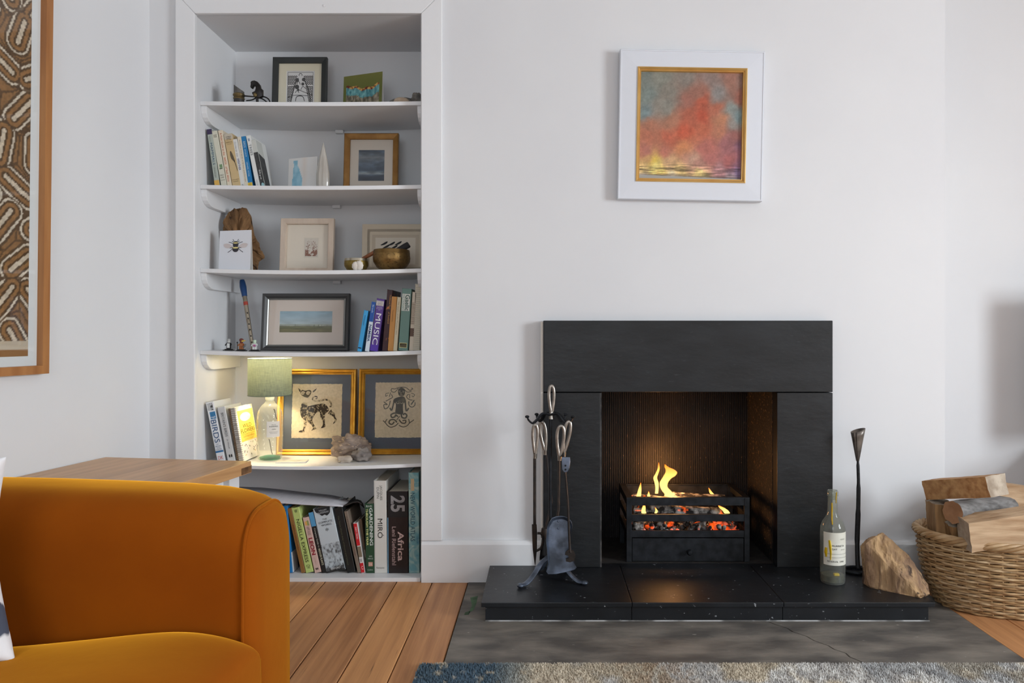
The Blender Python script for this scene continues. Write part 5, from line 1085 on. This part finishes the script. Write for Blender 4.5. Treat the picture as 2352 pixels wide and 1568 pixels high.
# ------------------------------------------------------------------ third shelf
Yb = 2.90; BARK = mat('rough_bark', (150,112,74), .95, col2=(104,76,50), scale=16, stretch=(1,1,.6), contrast=(.35,.65), bump=1.0, bscale=40, col3=(58,42,30), scale3=22, c3=(.60,.66))
out = [(560,478),(571,484),(578,500),(580,520),(584,540),(594,560),(601,575),(607,592),(605,596),(597,598),(592,606),(590,640),(545,640),(530,600),(522,560),(517,545),(516,520),(520,500),(530,486),(542,480),(551,487)]
q = smooth_pts(out+[out[0]], 3)[:-1]; zb = shz(3, XX(560,Yb)); t = thing('bark_slab', 'rugged piece of brown bark standing behind the bee card', 'bark', (XX(560,Yb), Yb, zb))
bm = bmesh.new(); cxp, cyp = 556, 560; L_ = []
for lay, (s_, dy) in enumerate(((1,.0),(1.0,-.012),(.7,-.024),(.35,-.027))):
    L_.append([bm.verts.new((lambda p: Vector((p.x, p.y, max(p.z, zb))) - t.location)(P(cxp+(a-cxp)*s_, cyp+(b-cyp)*s_, Yb)+Vector((0,dy+.02*noise.noise(Vector((a*.05,b*.05,lay))),0)))) for a, b in q])
n = len(q)
for l0_, l1_ in zip(L_, L_[1:]):
    for i in range(n): bm.faces.new((l0_[i], l0_[(i+1)%n], l1_[(i+1)%n], l1_[i]))
bm.faces.new(L_[0][::-1]); bm.faces.new(L_[-1]); bmesh.ops.triangulate(bm, faces=bm.faces); bmesh.ops.subdivide_edges(bm, edges=bm.edges, cuts=1); bm.normal_update()
for v in bm.verts: v.co += v.normal*.005*noise.fractal(v.co*45, 1, 2, 3); v.co.z = max(v.co.z, 0)
me = bpy.data.meshes.new('bark'); bmesh.ops.recalc_face_normals(bm, faces=bm.faces); bm.to_mesh(me); bm.free(); me.materials.append(BARK); o = bpy.data.objects.new('bark', me); C.objects.link(o); o.parent = t
z3 = lambda X: shz(3, X)+.0002
t, W, Hc = card('greeting_card', 'white card with a bumblebee drawing', 502, 574.5, 526, 530.5, 2.79, 2.76, z3(-1.13), lambda u, v: np.full((len(u), 3), (232.,234.,240.)), 2, 2)
f = lambda x, y: (-W/2+W*x, -.0006, Hc*(1-y)); BEE = ink(52,50,58); m_ = MB()
def ell(m_, cx_, cy_, rx_, ry_, dy=0, n=18): m_.add([(lambda p: (p[0], p[1]-dy, p[2]))(f(cx_+rx_*math.cos(a), cy_+ry_*math.sin(a))) for a in np.linspace(0, 6.283, n+1)[:-1]], [list(range(n))])
ell(m_, .52,.36,.09,.075); ell(m_, .52,.30,.06,.03); ell(m_, .52,.47,.10,.075)
for sx_ in (-1, 1):
    for q in ([(.06,.30),(.12,.27)],[(.08,.33),(.17,.30),(.22,.29)],[(.09,.44),(.15,.50),(.24,.55)],[(.05,.28),(.09,.22)],[(.08,.42),(.18,.44)]): ribbon(m_, [(.52+sx_*a, b) for a, b in q], .014, f)
m_.build('bee_ink', BEE, t)
m_ = MB(); ell(m_, .52,.315,.08,.018,.0003); ell(m_, .52,.435,.095,.022,.0003); m_.build('bee_bands', ink(226,210,140), t)
for sx_ in (-1, 1):
    m_ = MB(); q = smooth_pts([(.10,.36),(.22,.30),(.35,.30),(.38,.34),(.32,.40),(.2,.41),(.10,.38)], 3); m_.add([f(.52+sx_*a, b+.03) for a, b in q], [list(range(len(q)))]); m_.build('bee_wing', ink(216,204,202), t)
PALE = mat('limed_wood_frame', (214,196,178), .6, col2=(202,182,164), scale=8, stretch=(5,5,1))
t, W, Hh, fw = lean_frame('framed_print', 'pale wooden framed small red-brown print', 645.5, 767, 504, 2.90, z3(-.91), 5, [(0,0),(0,.02),(.001,.0205),(.019,.0195),(.0195,.017),(.0215,.017),(.0215,.006)], PALE)
rect(t, 'mount_board', mat('cream_mount', (230,218,200), .85), -W/2+.018, W/2-.018, .018, Hh-.018, -.0045, .001)
rect(t, 'print_paper', mat('print_paper_warm', (216,206,190), .85), -W*.065, W*.20, Hh*.30, Hh*.66, -.0052, .0005)
def redprint(u, v):
    n = vnoise(u, v, 9, 61, 3); arch = ((u-.5)**2+np.clip(v-.55, 0, 1)**2*1.4 < .24); k = np.where(v < .38, n > .42, np.abs(n-.5) < .045); c = np.full((len(u), 3), (214.,204.,190.)); kk = (arch & k).astype(float)[:, None]
    return c*(1-kk)+np.array([134,86,64])*kk
art('red_brown_print', t, W*.235, Hh*.31, 40, 50, redprint, -.0056, x0=-W*.05, z0=Hh*.325)
glass(t, W, Hh, fw, -.0095)
t, W, Hh, fw = lean_frame('framed_print', 'wide cream mounted print behind the large brass bowl', 831, 985, 515, 2.97, z3(-.6), 4, [(0,0),(0,.004),(.001,.0045),(.030,.0045),(.0305,.003)], mat('cream_mount_card', (222,208,186), .85), back=.002)
rect(t, 'mount_board', mat('cream_mount_card', (222,208,186), .85), -W/2+.02, W/2-.02, .02, Hh-.02, -.0045, .001)
for (x0_, x1_, z0_, z1_), c in zip(((.15,.85,.15,.79),(.20,.80,.2,.73)), ((206,190,168),(226,214,196))):
    rect(t, 'embossed_line', ink(*c), -W/2+W*x0_, -W/2+W*x1_, Hh*z0_, Hh*z1_, -.0050-.0004*(c[0] > 210), .0004)
f = lambda x, y: (-W/2+W*x, -.0060, Hh*(1-y)); m_ = MB(); rr = random.Random(6)
for x, y in ((.33,.38),(.44,.385),(.54,.375),(.62,.40),(.36,.44),(.48,.45)):
    q = smooth_pts([(x-.05,y+.04),(x-.01,y+.02),(x+.03,y-.01),(x+.05,y-.035)], 3); ribbon(m_, q, [.008+.028*math.sin(math.pi*i/(len(q)-1)) for i in range(len(q))], f)
ribbon(m_, smooth_pts([(.30,.50),(.42,.47),(.5,.53),(.58,.47),(.7,.46)], 4), .010, f); ribbon(m_, [(.30,.485),(.48,.5)], .006, f); m_.build('bird_linocut', BLACK, t)
# singing bowls
BOWL = mat('hammered_brass', (148,118,70), .36, .75, col2=(116,90,52), scale=30, bump=.25, bscale=120, col3=(92,72,44), scale3=120, c3=(.58,.66))
def bowl(label, pl, pr_, pt, Y, m, rim):
    r_ = (pr_-pl)/2*Y/F; x = XX((pl+pr_)/2, Y); z = z3(x); h = ZZ(pt, Y)-z; t = thing('singing_bowl', label, 'bowl', (x, Y, z), group='brass singing bowls')
    MB().lathe([(0,0),(r_*.55,0),(r_*.80,h*.18),(r_*.97,h*.42),(r_,h*.6),(r_*.97,h*.85),(r_*.92,h),(r_*.86,h),(r_*.92,h*.82),(r_*.94,h*.6),(r_*.9,h*.42),(r_*.7,h*.14),(0,.006)], 44).build('body', m, t, smooth=True, angle=60)
    MB().lathe([(r_*.925,h*.80),(r_*.985,h*.81),(r_*.955,h*.99),(r_*.925,h*1.0)], 44).build('rim_band', rim, t, smooth=True); return t, r_, h, x, z
t, rb_, hb_, xb_, zb_ = bowl('large round brass singing bowl with two strikers', 857, 942, 574, 2.80, BOWL, mat('dark_brass', (120,94,54), .36, .8))
t, rs_, hs_, xs_, zs2 = bowl('small brass singing bowl with a polished silver rim', 791, 846, 594, 2.80, mat('yellow_brass', (150,128,66), .38, .7, col2=(120,100,48), scale=40, bump=.2, bscale=120), mat('silver_rim', (176,168,150), .3, .85))
MALW = mat('turned_hardwood', (150,92,56), .4, col2=(128,74,42), scale=12, stretch=(1,1,1))
o = MB().tube([P(829,596.5,2.80), P(833,594,2.80), P(850,585,2.80), P(861,579,2.80)], [.0035,.006,.0072,.0078], 12).build('striker', MALW, smooth=True); tag(o, 'brown wooden striker resting between the two bowls', 'striker', 'bowl strikers')
o = MB().tube([P(903,582,2.79), P(912,577,2.79), P(938,562,2.79), P(939.5,561,2.79)], [.010,.0115,.0118,.010], 14).build('striker', mat('black_suede', (44,43,44), .8), smooth=True); tag(o, 'black wrapped striker lying in the large bowl', 'striker', 'bowl strikers')
SHEL = mat('white_shell', (238,232,224), .5, col2=(222,212,200), scale=20)
for i, (px_, py_, rx_, rz_, lab) in enumerate(((815,613,.013,.016,'white shell nearer the picture frame in the small bowl group'), (824,609,.014,.018,'taller white shell against the small brass bowl'))):
    x = XX(px_,2.735); o = MB().sphere((0,0,0), (rx_,.009,rz_), 20, 14, lambda d: 1+.05*math.sin(9*math.atan2(d.x, d.z))+.1*noise.noise(d*2+Vector((i,0,0)))).build('shell', SHEL, smooth=True); lo = min(v.co.z for v in o.data.vertices); o.location = (x, 2.745+.0*i, z3(x)-lo); tag(o, lab, 'shell', 'white shells')

# ------------------------------------------------------------------ fourth shelf
z4 = lambda X: shz(4, X)+.0002
pt_, pb_ = P(556,643,2.95), P(581,793,2.90); pb_.z = z4(pb_.x)+.004; t = thing('tin_whistle', 'tin whistle with a blue mouthpiece leaning in the corner', 'whistle', pb_); ax = (pt_-pb_)
MB().tube([pb_, pb_+ax*.78], [.0065,.0085], 14).build('tube', mat('tarnished_tin', (170,158,140), .4, .6, col2=(140,128,110), scale=30), t, smooth=True, world=True)
MB().tube([pb_+ax*.76, pb_+ax*.80, pb_+ax*.90, pb_+ax*.97, pb_+ax], [.0098,.0105,.0125,.0105,.0085], 14).build('mouthpiece', mat('blue_plastic', (34,72,124), .35), t, smooth=True, world=True)
MB().tube([pb_+ax*.63, pb_+ax*.68], [.0084,.0086], 14).build('red_band', ink(176,70,54), t, smooth=True, world=True)
for s_ in (.10,.19,.28,.36,.44,.52): MB().sphere(pb_+ax*s_+Vector((.003,-.0072,0)), (.0028,.0014,.0032), 10, 6).build('finger_hole', BLACK, t, smooth=True, world=True)
# little toy brick figures
def figure(label, px_, Y, body, head, legs, extra=None):
    x = XX(px_, Y); t = thing('toy_figure', label, 'toy figure', (x, Y, z4(x)), group='tiny toy brick figures')
    MB().box(-.018,.018,-.011,.011,0,.0032).box(-.013,.013,-.008,.008,.0032,.006).build('base_plate', BLACK, t, bevel=.0008)
    MB().box(-.0075,-.0005,-.004,.004,.006,.0165).box(.0005,.0075,-.004,.004,.006,.0165).build('legs', legs, t, bevel=.0008)
    MB().prism([(-.0078,.0165),(.0078,.0165),(.0058,.0285),(-.0058,.0285)], -.004, .004, lambda a, z, y: (a, y, z)).build('torso', body, t, bevel=.001)
    for s_ in (-1, 1): MB().tube([(s_*.0065,0,.0275),(s_*.0098,-.002,.0225),(s_*.0100,-.006,.0195)], .0021, 8).build('arm', body, t, smooth=True)
    MB().lathe([(0,.0285),(.004,.0285),(.0056,.0305),(.0056,.0365),(.0045,.0385),(.0025,.0385),(.0025,.0400),(0,.0400)], 16).build('head', head, t, smooth=True)
    if extra: extra(t)
    return t
WHP = mat('white_plastic', (222,222,220), .35); BKP = mat('black_plastic', (36,36,38), .35); BRP = mat('brown_plastic', (160,98,58), .35); GRP = mat('pale_green_plastic', (200,222,196), .35); REDP = mat('dark_red_plastic', (112,54,46), .35); YEL = mat('yellow_plastic', (228,196,76), .35)
def ap(t): MB().box(-.005,.005,-.0052,-.004,.010,.0265).build('white_apron', WHP, t, bevel=.0003); MB().lathe([(0,.0385),(.0062,.036),(.0068,.039),(.005,.043),(0,.044)], 14).build('hair', mat('silver_plastic', (170,170,168), .35), t, smooth=True)
figure('tiny black and white toy figure, first on the fourth shelf', 525.5, 2.80, BKP, mat('grey_plastic', (196,194,190), .35), BKP, ap)
def bk(t):
    MB().sphere((0,0,.0405), (.0082,.0075,.006), 14, 8).build('cap', REDP, t, smooth=True); MB().tube([(.004,-.004,.036),(.012,-.007,.0375),(.019,-.008,.0385)], [.0032,.0022,.0006], 8).build('beak', YEL, t, smooth=True)
    MB().tube([(-.0135,-.004,.003),(-.0135,-.004,.031)], .0013, 6).sphere((-.0135,-.004,.031), .003, 8, 6).build('staff', BKP, t, smooth=True); MB().tube([(.009,-.004,.014),(.015,-.006,.018),(.018,-.006,.026)], [.003,.0036,.002], 8).build('held_prop', mat('grey_prop', (110,112,112), .4), t, smooth=True)
figure('tiny brown toy figure with a yellow beak, middle of three', 554.5, 2.79, BRP, REDP, BRP, bk)
def fl_(t): MB().box(-.004,.005,-.0053,-.004,.017,.0245).build('pink_emblem', ink(176,96,140), t); MB().lathe([(0,.0385),(.0066,.0365),(.006,.041),(0,.042)], 12).build('cap', GRP, t, smooth=True)
figure('tiny pale green and white toy figure at the whistle foot', 585, 2.80, WHP, GRP, WHP, fl_)
DKF = mat('charcoal_frame', (62,62,62), .4); SLV = mat('silver_slip', (150,150,146), .35, .7)
t, W, Hh, fw = lean_frame('framed_watercolour', 'charcoal framed landscape of grassland under pale sky', 602, 803, 675.5, 2.90, z4(-.93), 6, [(0,0),(0,.018),(.002,.021),(.010,.020),(.018,.013),(.0185,.006)], DKF)
moulding(W, Hh, [(.018,.006),(.018,.0135),(.020,.0145),(.0235,.0115),(.0235,.006)], SLV, t, 'silver_slip')
a, b, c, d = mount(t, W, Hh, .0235, mat('pinkish_mount', (220,206,194), .85), .14, .845, .275, .755, -.0055)
def land(u, v):
    n = vnoise(u, v*1.5, 6, 71); g_ = vnoise(u, v*4, 9, 72); c_ = ramp(v, [(0,(92,90,52)),(.1,(110,104,64)),(.2,(98,98,62)),(.30,(118,120,92)),(.33,(178,184,180)),(.36,(150,156,136)),(.40,(176,190,192)),(.7,(164,186,196)),(1,(150,180,194))])
    c_ = c_*np.where(v < .38, .75+.5*g_, .92+.16*n)[:, None]
    for x, w_, h_ in ((.30,.008,.12),(.18,.006,.05),(.66,.006,.08),(.74,.006,.07),(.80,.005,.07),(.90,.005,.07)):
        k = ((np.abs(u-x) < w_) & (v > .24) & (v < .28+h_)).astype(float)[:, None]*.7; c_ = c_*(1-k)+np.array([90,98,72])*k
    return c_
art('landscape', t, b-a, d-c, 110, 60, land, -.0045, x0=a, z0=c); glass(t, W, Hh, .0235, -.0095)

# ------------------------------------------------------------------ lamp shelf things
z5 = lambda X: shz(5, X)+.0002
GPR = [(0,0),(0,.018),(.0015,.022),(.006,.0235),(.010,.020),(.0125,.017),(.0165,.0185),(.020,.014),(.0215,.0125),(.0215,.006)]
SLB = mat('slate_blue_mount', (92,100,112), .85); LINEN = mat('natural_cloth', (224,208,180), .9, col2=(210,194,164), scale=120, bump=.2, bscale=300)
PRINTC = mat('mottled_black_print', (58,50,40), .8, col2=(190,172,140), scale=75, contrast=(.50,.60), dist=1.0); PRINTM = mat('worn_dark_print', (74,72,62), .8, col2=(120,112,94), scale=60, contrast=(.45,.7))
def cloth_print(t, W, Hh, fw, x0, x1, z0, z1, rr):
    n = 40; pts = []; jit = lambda: rr.uniform(-.0009,.0009)
    pts += [(x0+(x1-x0)*i/n, z0+jit()) for i in range(n)]+[(x1+jit(), z0+(z1-z0)*i/n) for i in range(n)]+[(x1-(x1-x0)*i/n, z1+jit()) for i in range(n)]+[(x0+jit(), z1-(z1-z0)*i/n) for i in range(n)]
    MB().prism(pts, -.0056, -.0050, lambda x, z, y: (x, y, z)).build('printed_cloth', LINEN, t)
YP = 2.955
t, W, Hh, fw = lean_frame('framed_cat_print', 'gilt framed cloth print of a spotted cat, behind the lamp', 637, 817, 847.5, YP, z5(-.87), 5, GPR, GOLD, 'gilt framed cloth prints')
rect(t, 'mount_board', SLB, -W/2+.018, W/2-.018, .018, Hh-.018, -.005, .001)
x0, x1, z0, z1 = -W/2+W*.178, -W/2+W*.814, Hh*.195, Hh*.825; cloth_print(t, W, Hh, fw, x0, x1, z0, z1, random.Random(1))
f = lambda x, y: (x0+(x1-x0)*(x-235)/845, -.0062, z1-(z1-z0)*(y-325)/915)
def fill(name, m, polys, fn, t, k=3):
    m_ = MB()
    for q in polys: q = smooth_pts(q+[q[0]], k)[:-1]; m_.add([fn(*p) for p in q], [list(range(len(q)))])
    return m_.build(name, m, t)
fill('cat_shape', PRINTC, [[(395,650),(440,640),(490,645),(500,700),(560,690),(680,665),(780,660),(830,700),(860,760),(850,790),(800,830),(795,900),(800,1000),(815,1040),(800,1055),(725,1080),(760,1030),(765,960),(720,880),(705,800),(650,810),(610,870),(585,930),(600,990),(655,1075),(640,1090),(570,1115),(600,1070),(560,1005),(480,960),(400,890),(375,800),(380,720)],
    [(435,960),(490,975),(470,1060),(450,1110),(455,1140),(355,1140),(390,1110),(425,1105),(445,1020)], [(905,755),(915,790),(960,815),(970,880),(1000,930),(985,965),(935,1005),(950,970),(965,945),(940,880),(850,825)]], f, t, 2)
m_ = MB(); fill('cat_head', ink(86,76,60), [[(365,460),(400,425),(450,440),(520,425),(555,450),(545,500),(500,555),(460,550),(430,540),(385,510)], [(330,390),(375,435),(350,455)], [(650,395),(625,440),(580,470),(590,435)]], f, t)
f2 = lambda x, y: tuple(a+b for a, b in zip(f(x, y), (0,-.0004,0)))
for cx_ in (412, 500):
    ribbon(m_, [(cx_+(6+30*q/20)*math.cos(q*.62), 482+(5+28*q/20)*math.sin(q*.62)) for q in range(21)], 11, f2)
m_.build('cat_eyes', ink(222,206,178), t)
m_ = MB(); q = smooth_pts([(880,715),(902,670),(870,615),(800,590),(720,605),(640,615),(590,600),(578,570),(605,540),(650,540),(655,570),(630,575)], 4); ribbon(m_, q, [34-20*i/len(q) for i in range(len(q))], f); m_.build('cat_tail', PRINTC, t)
glass(t, W, Hh, fw, -.0115)
t, W, Hh, fw = lean_frame('framed_mermaid_print', 'gilt framed cloth print of a twin tailed mermaid', 824, 1004, 847, YP, z5(-.57), 5, GPR, GOLD, 'gilt framed cloth prints')
rect(t, 'mount_board', SLB, -W/2+.018, W/2-.018, .018, Hh-.018, -.005, .001)
kx = W/180.; x0, x1, z0, z1 = -W/2+kx*36.5, -W/2+kx*143, Hh*.195, Hh*.84; cloth_print(t, W, Hh, fw, x0, x1, z0, z1, random.Random(2))
f = lambda x, y: (x0+(x1-x0)*(x-365)/800, -.0062, z1-(z1-z0)*(y-300)/965)
fill('mermaid_body', PRINTM, [[(755,470),(760,420),(815,388),(870,420),(878,470),(862,525),(815,545),(770,525)], [(770,555),(815,548),(860,552),(890,600),(895,650),(850,665),(845,760),(850,850),(790,860),(715,830),(722,740),(715,665),(675,650),(690,590)]], f, t)
m_ = MB()
for q, wd in (([(700,600),(680,680),(650,790),(620,745)],26), ([(880,610),(890,700),(905,800),(945,750)],26), ([(760,400),(700,470),(640,455),(645,410),(700,415),(735,400),(815,382),(900,395),(960,440),(1010,410),(985,400)],13), ([(870,430),(920,470),(990,455)],12),
        ([(630,475),(605,550)],12), ([(600,485),(545,500),(545,545),(575,520)],11), ([(640,510),(662,560),(600,600),(545,630)],14), ([(510,640),(575,690),(515,690),(530,760),(580,745),(610,690),(625,620)],16), ([(960,500),(960,580)],12), ([(985,490),(1040,510),(1025,550),(995,535)],11), ([(940,505),(905,550),(950,600),(1010,610)],14), ([(1040,610),(985,690)],22), ([(945,630),(950,700),(1000,735),(1050,700),(1055,650)],15),
        ([(740,840),(690,840),(640,870),(660,915),(710,900),(720,870),(760,900)],26), ([(820,850),(830,910),(890,925),(915,880),(880,845),(850,870)],26), ([(790,890),(740,960)],14), ([(745,1000),(700,955),(630,960),(610,1010),(660,1035),(700,990)],24), ([(780,950),(830,1010),(890,1010),(895,965),(840,970)],22), ([(770,1010),(720,1060),(640,1085),(580,1050),(540,1000),(505,970)],15), ([(540,1000),(575,940)],15), ([(780,1050),(850,1080),(920,1060),(965,1010),(1040,955)],15), ([(965,1015),(945,940)],15)):
    ribbon(m_, smooth_pts(q, 4), wd, f)
m_.build('mermaid_limbs', ink(88,84,70), t)
m_ = MB(); f2 = lambda x, y: tuple(a+b for a, b in zip(f(x, y), (0,-.0004,0)))
for q, wd in (([(765,455),(800,450)],7),([(830,450),(866,455)],7),([(772,470),(800,474)],6),([(832,474),(860,470)],6),([(812,470),(806,505),(820,508)],6),([(790,522),(815,527),(842,522)],6),([(725,640),(745,675),(785,660)],7),([(800,660),(830,675),(845,640)],7)): ribbon(m_, smooth_pts(q, 3), wd, f2)
m_.build('mermaid_face', ink(206,192,164), t); glass(t, W, Hh, fw, -.0115)

# lamp
YL = 2.85; xl = XX(620,YL); zl = z5(xl)
lp = thing('table_lamp', 'lit table lamp with a grey-green shade on a ribbed glass bottle', 'lamp', (xl, YL, zl))
rB = 28*YL/F; sh0, sh1 = ZZ(907,YL)-zl, ZZ(823,YL)-zl; rS = 48*YL/F
def shade_mat():
    m = bpy.data.materials.new('linen_shade'); m.use_nodes = True; nt = m.node_tree; L = nt.links.new; b = nt.nodes['Principled BSDF']; b.inputs['Roughness'].default_value = .9
    tc = nt.nodes.new('ShaderNodeTexCoord'); cols = []
    for st in ((1,1,14),(9,9,1)):
        mp = nt.nodes.new('ShaderNodeMapping'); mp.inputs['Scale'].default_value = st; L(tc.outputs['Object'], mp.inputs[0]); n = nt.nodes.new('ShaderNodeTexNoise'); n.inputs['Scale'].default_value = 45; L(mp.outputs[0], n.inputs['Vector']); cols.append(n)
    ad = nt.nodes.new('ShaderNodeMath'); ad.operation = 'ADD'; L(cols[0].outputs['Fac'], ad.inputs[0]); L(cols[1].outputs['Fac'], ad.inputs[1])
    r = nt.nodes.new('ShaderNodeValToRGB'); e = r.color_ramp.elements; e[0].position = .38; e[1].position = .62; e[0].color = lin((64,82,86)); e[1].color = lin((104,118,114))
    hf = nt.nodes.new('ShaderNodeMath'); hf.operation = 'MULTIPLY'; hf.inputs[1].default_value = .5; L(ad.outputs[0], hf.inputs[0]); L(hf.outputs[0], r.inputs[0])
    L(r.outputs[0], b.inputs['Base Color']); tl = nt.nodes.new('ShaderNodeBsdfTranslucent'); tl.inputs[0].default_value = lin((164,176,140)); mx = nt.nodes.new('ShaderNodeMixShader'); mx.inputs[0].default_value = .025
    L(b.outputs[0], mx.inputs[1]); L(tl.outputs[0], mx.inputs[2]); L(mx.outputs[0], nt.nodes['Material Output'].inputs[0]); return m
ve = [(rS*.99,sh0),(rS,sh0+.002),(rS,sh1-.002),(rS*.99,sh1)]
m_ = MB(); S = 48; vs_ = [(r_*math.cos(2*math.pi*k/S), r_*math.sin(2*math.pi*k/S), z) for r_, z in ve for k in range(S)]
sd = m_.add(vs_, [(j*S+k, j*S+(k+1) % S, (j+1)*S+(k+1) % S, (j+1)*S+k) for j in range(3) for k in range(S)]).build('lamp_shade', shade_mat(), lp, smooth=True)
for z in (sh0, sh1): MB().tube([(rS*math.cos(a*math.pi/24), rS*math.sin(a*math.pi/24), z) for a in range(48)], .0011, 6, True, up=(0,0,1)).build('shade_rim', ink(92,108,104), sd, smooth=True)
gh = sh0+.012
gp = [(0,.010),(rB*.55,.004),(rB*.86,0),(rB*.95,.006),(rB,.05),(rB*1.0,.11),(rB*.985,.150),(rB*.92,.176),(rB*.72,.198),(rB*.42,.210),(rB*.34,.218),(rB*.34,gh)]
bg = MB(); S = 56; vs_, fsd = [], []; prof_ = [(np.interp(z, [p[1] for p in gp[2:]], [p[0] for p in gp[2:]]), z) for z in np.linspace(0, gh, 60)]
for r_, z in prof_:
    for k in range(S):
        a = 2*math.pi*k/S; amp = .002*min(1, max(0, (z-.02)/.02))*min(1, max(0, (.20-z)/.02)); q = r_+amp*math.sin(14*a*1.0+z*330); vs_.append((q*math.cos(a), q*math.sin(a), z))
for j in range(len(prof_)-1):
    for k in range(S): fsd.append((j*S+k, j*S+(k+1) % S, (j+1)*S+(k+1) % S, (j+1)*S+k))
bg.add(vs_, fsd).lathe([(0,.008),(rB*.5,.004),(rB*.86,0)], S)
bo = bg.build('bottle_base', thin_glass('ribbed_gin_glass', (248,250,246), amount=1.0, rough=.06, haze=.16, hazecol=(240,236,222)), lp, smooth=True, angle=80)
MB().lathe([(0,.003),(rB*.8,.003),(rB*.82,.009),(rB*.5,.013),(0,.015)], 32).build('green_glass_foot', thin_glass('sea_green_glass', (110,206,176), amount=.6), lp, smooth=True)
MB().lathe([(0,.218),(rB*.30,.218),(rB*.36,.225),(rB*.36,gh+.012),(.012,gh+.02),(.012,gh+.05),(0,gh+.05)], 24).build('lamp_holder', mat('white_holder', (236,230,216), .5), lp, smooth=True)
m_ = MB(); m_.grid(lambda u, v: ((rB+.0016)*math.cos(R(-84+60*u)), (rB+.0016)*math.sin(R(-84+60*u)), ZZ(1003,YL-.03)-zl+(ZZ(967,YL-.03)-ZZ(1003,YL-.03))*v), 14, 2); lb = m_.build('paper_label', mat('gin_label', (222,218,212), .7), lp, smooth=True)
for s, py_, ln, hg_ in (('ISLE OF', 974.5, .016, .0028), ('HARRIS', 978.5, .032, .0052), ('GIN', 985, .014, .0045), ('INFUSED WITH SUGAR KELP', 991, .032, .0022), ('OUTER HEBRIDES', 994, .026, .0022)): wrap_text(lb, s, -54, ZZ(py_,YL-.03)-zl, ln, hg_, ink(90,88,86), rB+.0026)
for s_, (z0_, z1_, a0_) in enumerate(((.15,.19,-50), (.02,.08,-75))):
    pts = smooth_pts([((rB-.006)*math.cos(R(a0_+18*q)), (rB-.006)*math.sin(R(a0_+18*q)), z1_+(z0_-z1_)*q+.004*math.sin(q*7)) for q in (0,.25,.5,.75,1)], 4); MB().tube(pts, .0017, 6).build('kelp_ribbon', ink(96,86,70), lp, smooth=True)
MB().sphere((0,0,sh0+.055), (.022,.022,.03), 16, 12).build('bulb', mat('lit_bulb', (255,240,210), .3, emit=(255,214,150), estr=9), lp, smooth=True)
lt = bpy.data.lights.new('lamp_light', 'POINT'); lt.energy = 11; lt.color = (1,.77,.46); lt.shadow_soft_size = .03
o = bpy.data.objects.new('lamp_light', lt); C.objects.link(o); o.location = (xl, YL, zl+sh0+.10)
o = MB().tube(smooth_pts([P(508,1051,2.95), P(495,1047,2.93), P(482,1048,2.88), P(470,1054,2.83), P(462,1058,2.83)], 5), .0028, 8).build('lamp_cable', mat('black_cable', (40,38,38), .5), smooth=True); tag(o, 'black lamp cable looping behind the bird guides', 'cable')
# stones and coaster
ROK = mat('veined_rock', (170,150,132), .9, col2=(124,110,104), scale=26, stretch=(1,1,2.4), contrast=(.35,.65), bump=.9, bscale=50, col3=(206,180,150), scale3=50, c3=(.58,.68))
blob('rock', 'large rugged grey-brown rock in front of the gilt frames', (XX(805,2.84), 2.85, z5(-.72)), (.072,.042,.045), ROK, 'rock', 'rocks on the lamp shelf', .42, 4, 1.7, 44, 30)
blob('rock', 'grey broken rock at the mermaid side of the large rock', (XX(830,2.79), 2.80, z5(-.66)), (.034,.026,.026), mat('grey_rock', (150,140,132), .9, col2=(118,110,106), scale=30, bump=.8, bscale=60), 'rock', 'rocks on the lamp shelf', .4, 5, 2.0, 30, 20)
blob('rock', 'small pale stone lying before the large rock', (XX(792,2.775), 2.778, z5(-.72)), (.028,.016,.013), mat('pale_rock', (206,192,176), .9, col2=(184,170,156), scale=30, bump=.7, bscale=60), 'rock', 'rocks on the lamp shelf', .35, 6, 2.0, 26, 18)
t = thing('coaster', 'flat white coaster with a feather drawing', 'coaster', (XX(671,2.79), 2.79, z5(-.92)), (0,0,R(5)))
MB().box(-.054,.054,-.027,.027,0,.005).build('tile', mat('glazed_tile', (222,222,214), .3), t, bevel=.0015)
for x, y, c in ((-.03,.004,(150,146,136)),(-.002,.006,(196,170,110)),(.026,.002,(120,120,118)),(.012,-.008,(160,160,150))): MB().add([(x-.012,y-.003,.0052),(x,y-.004,.0052),(x+.014,y+.004,.0052),(x,y+.003,.0052)], [(0,1,2,3)]).build('feather_motif', ink(*c), t)
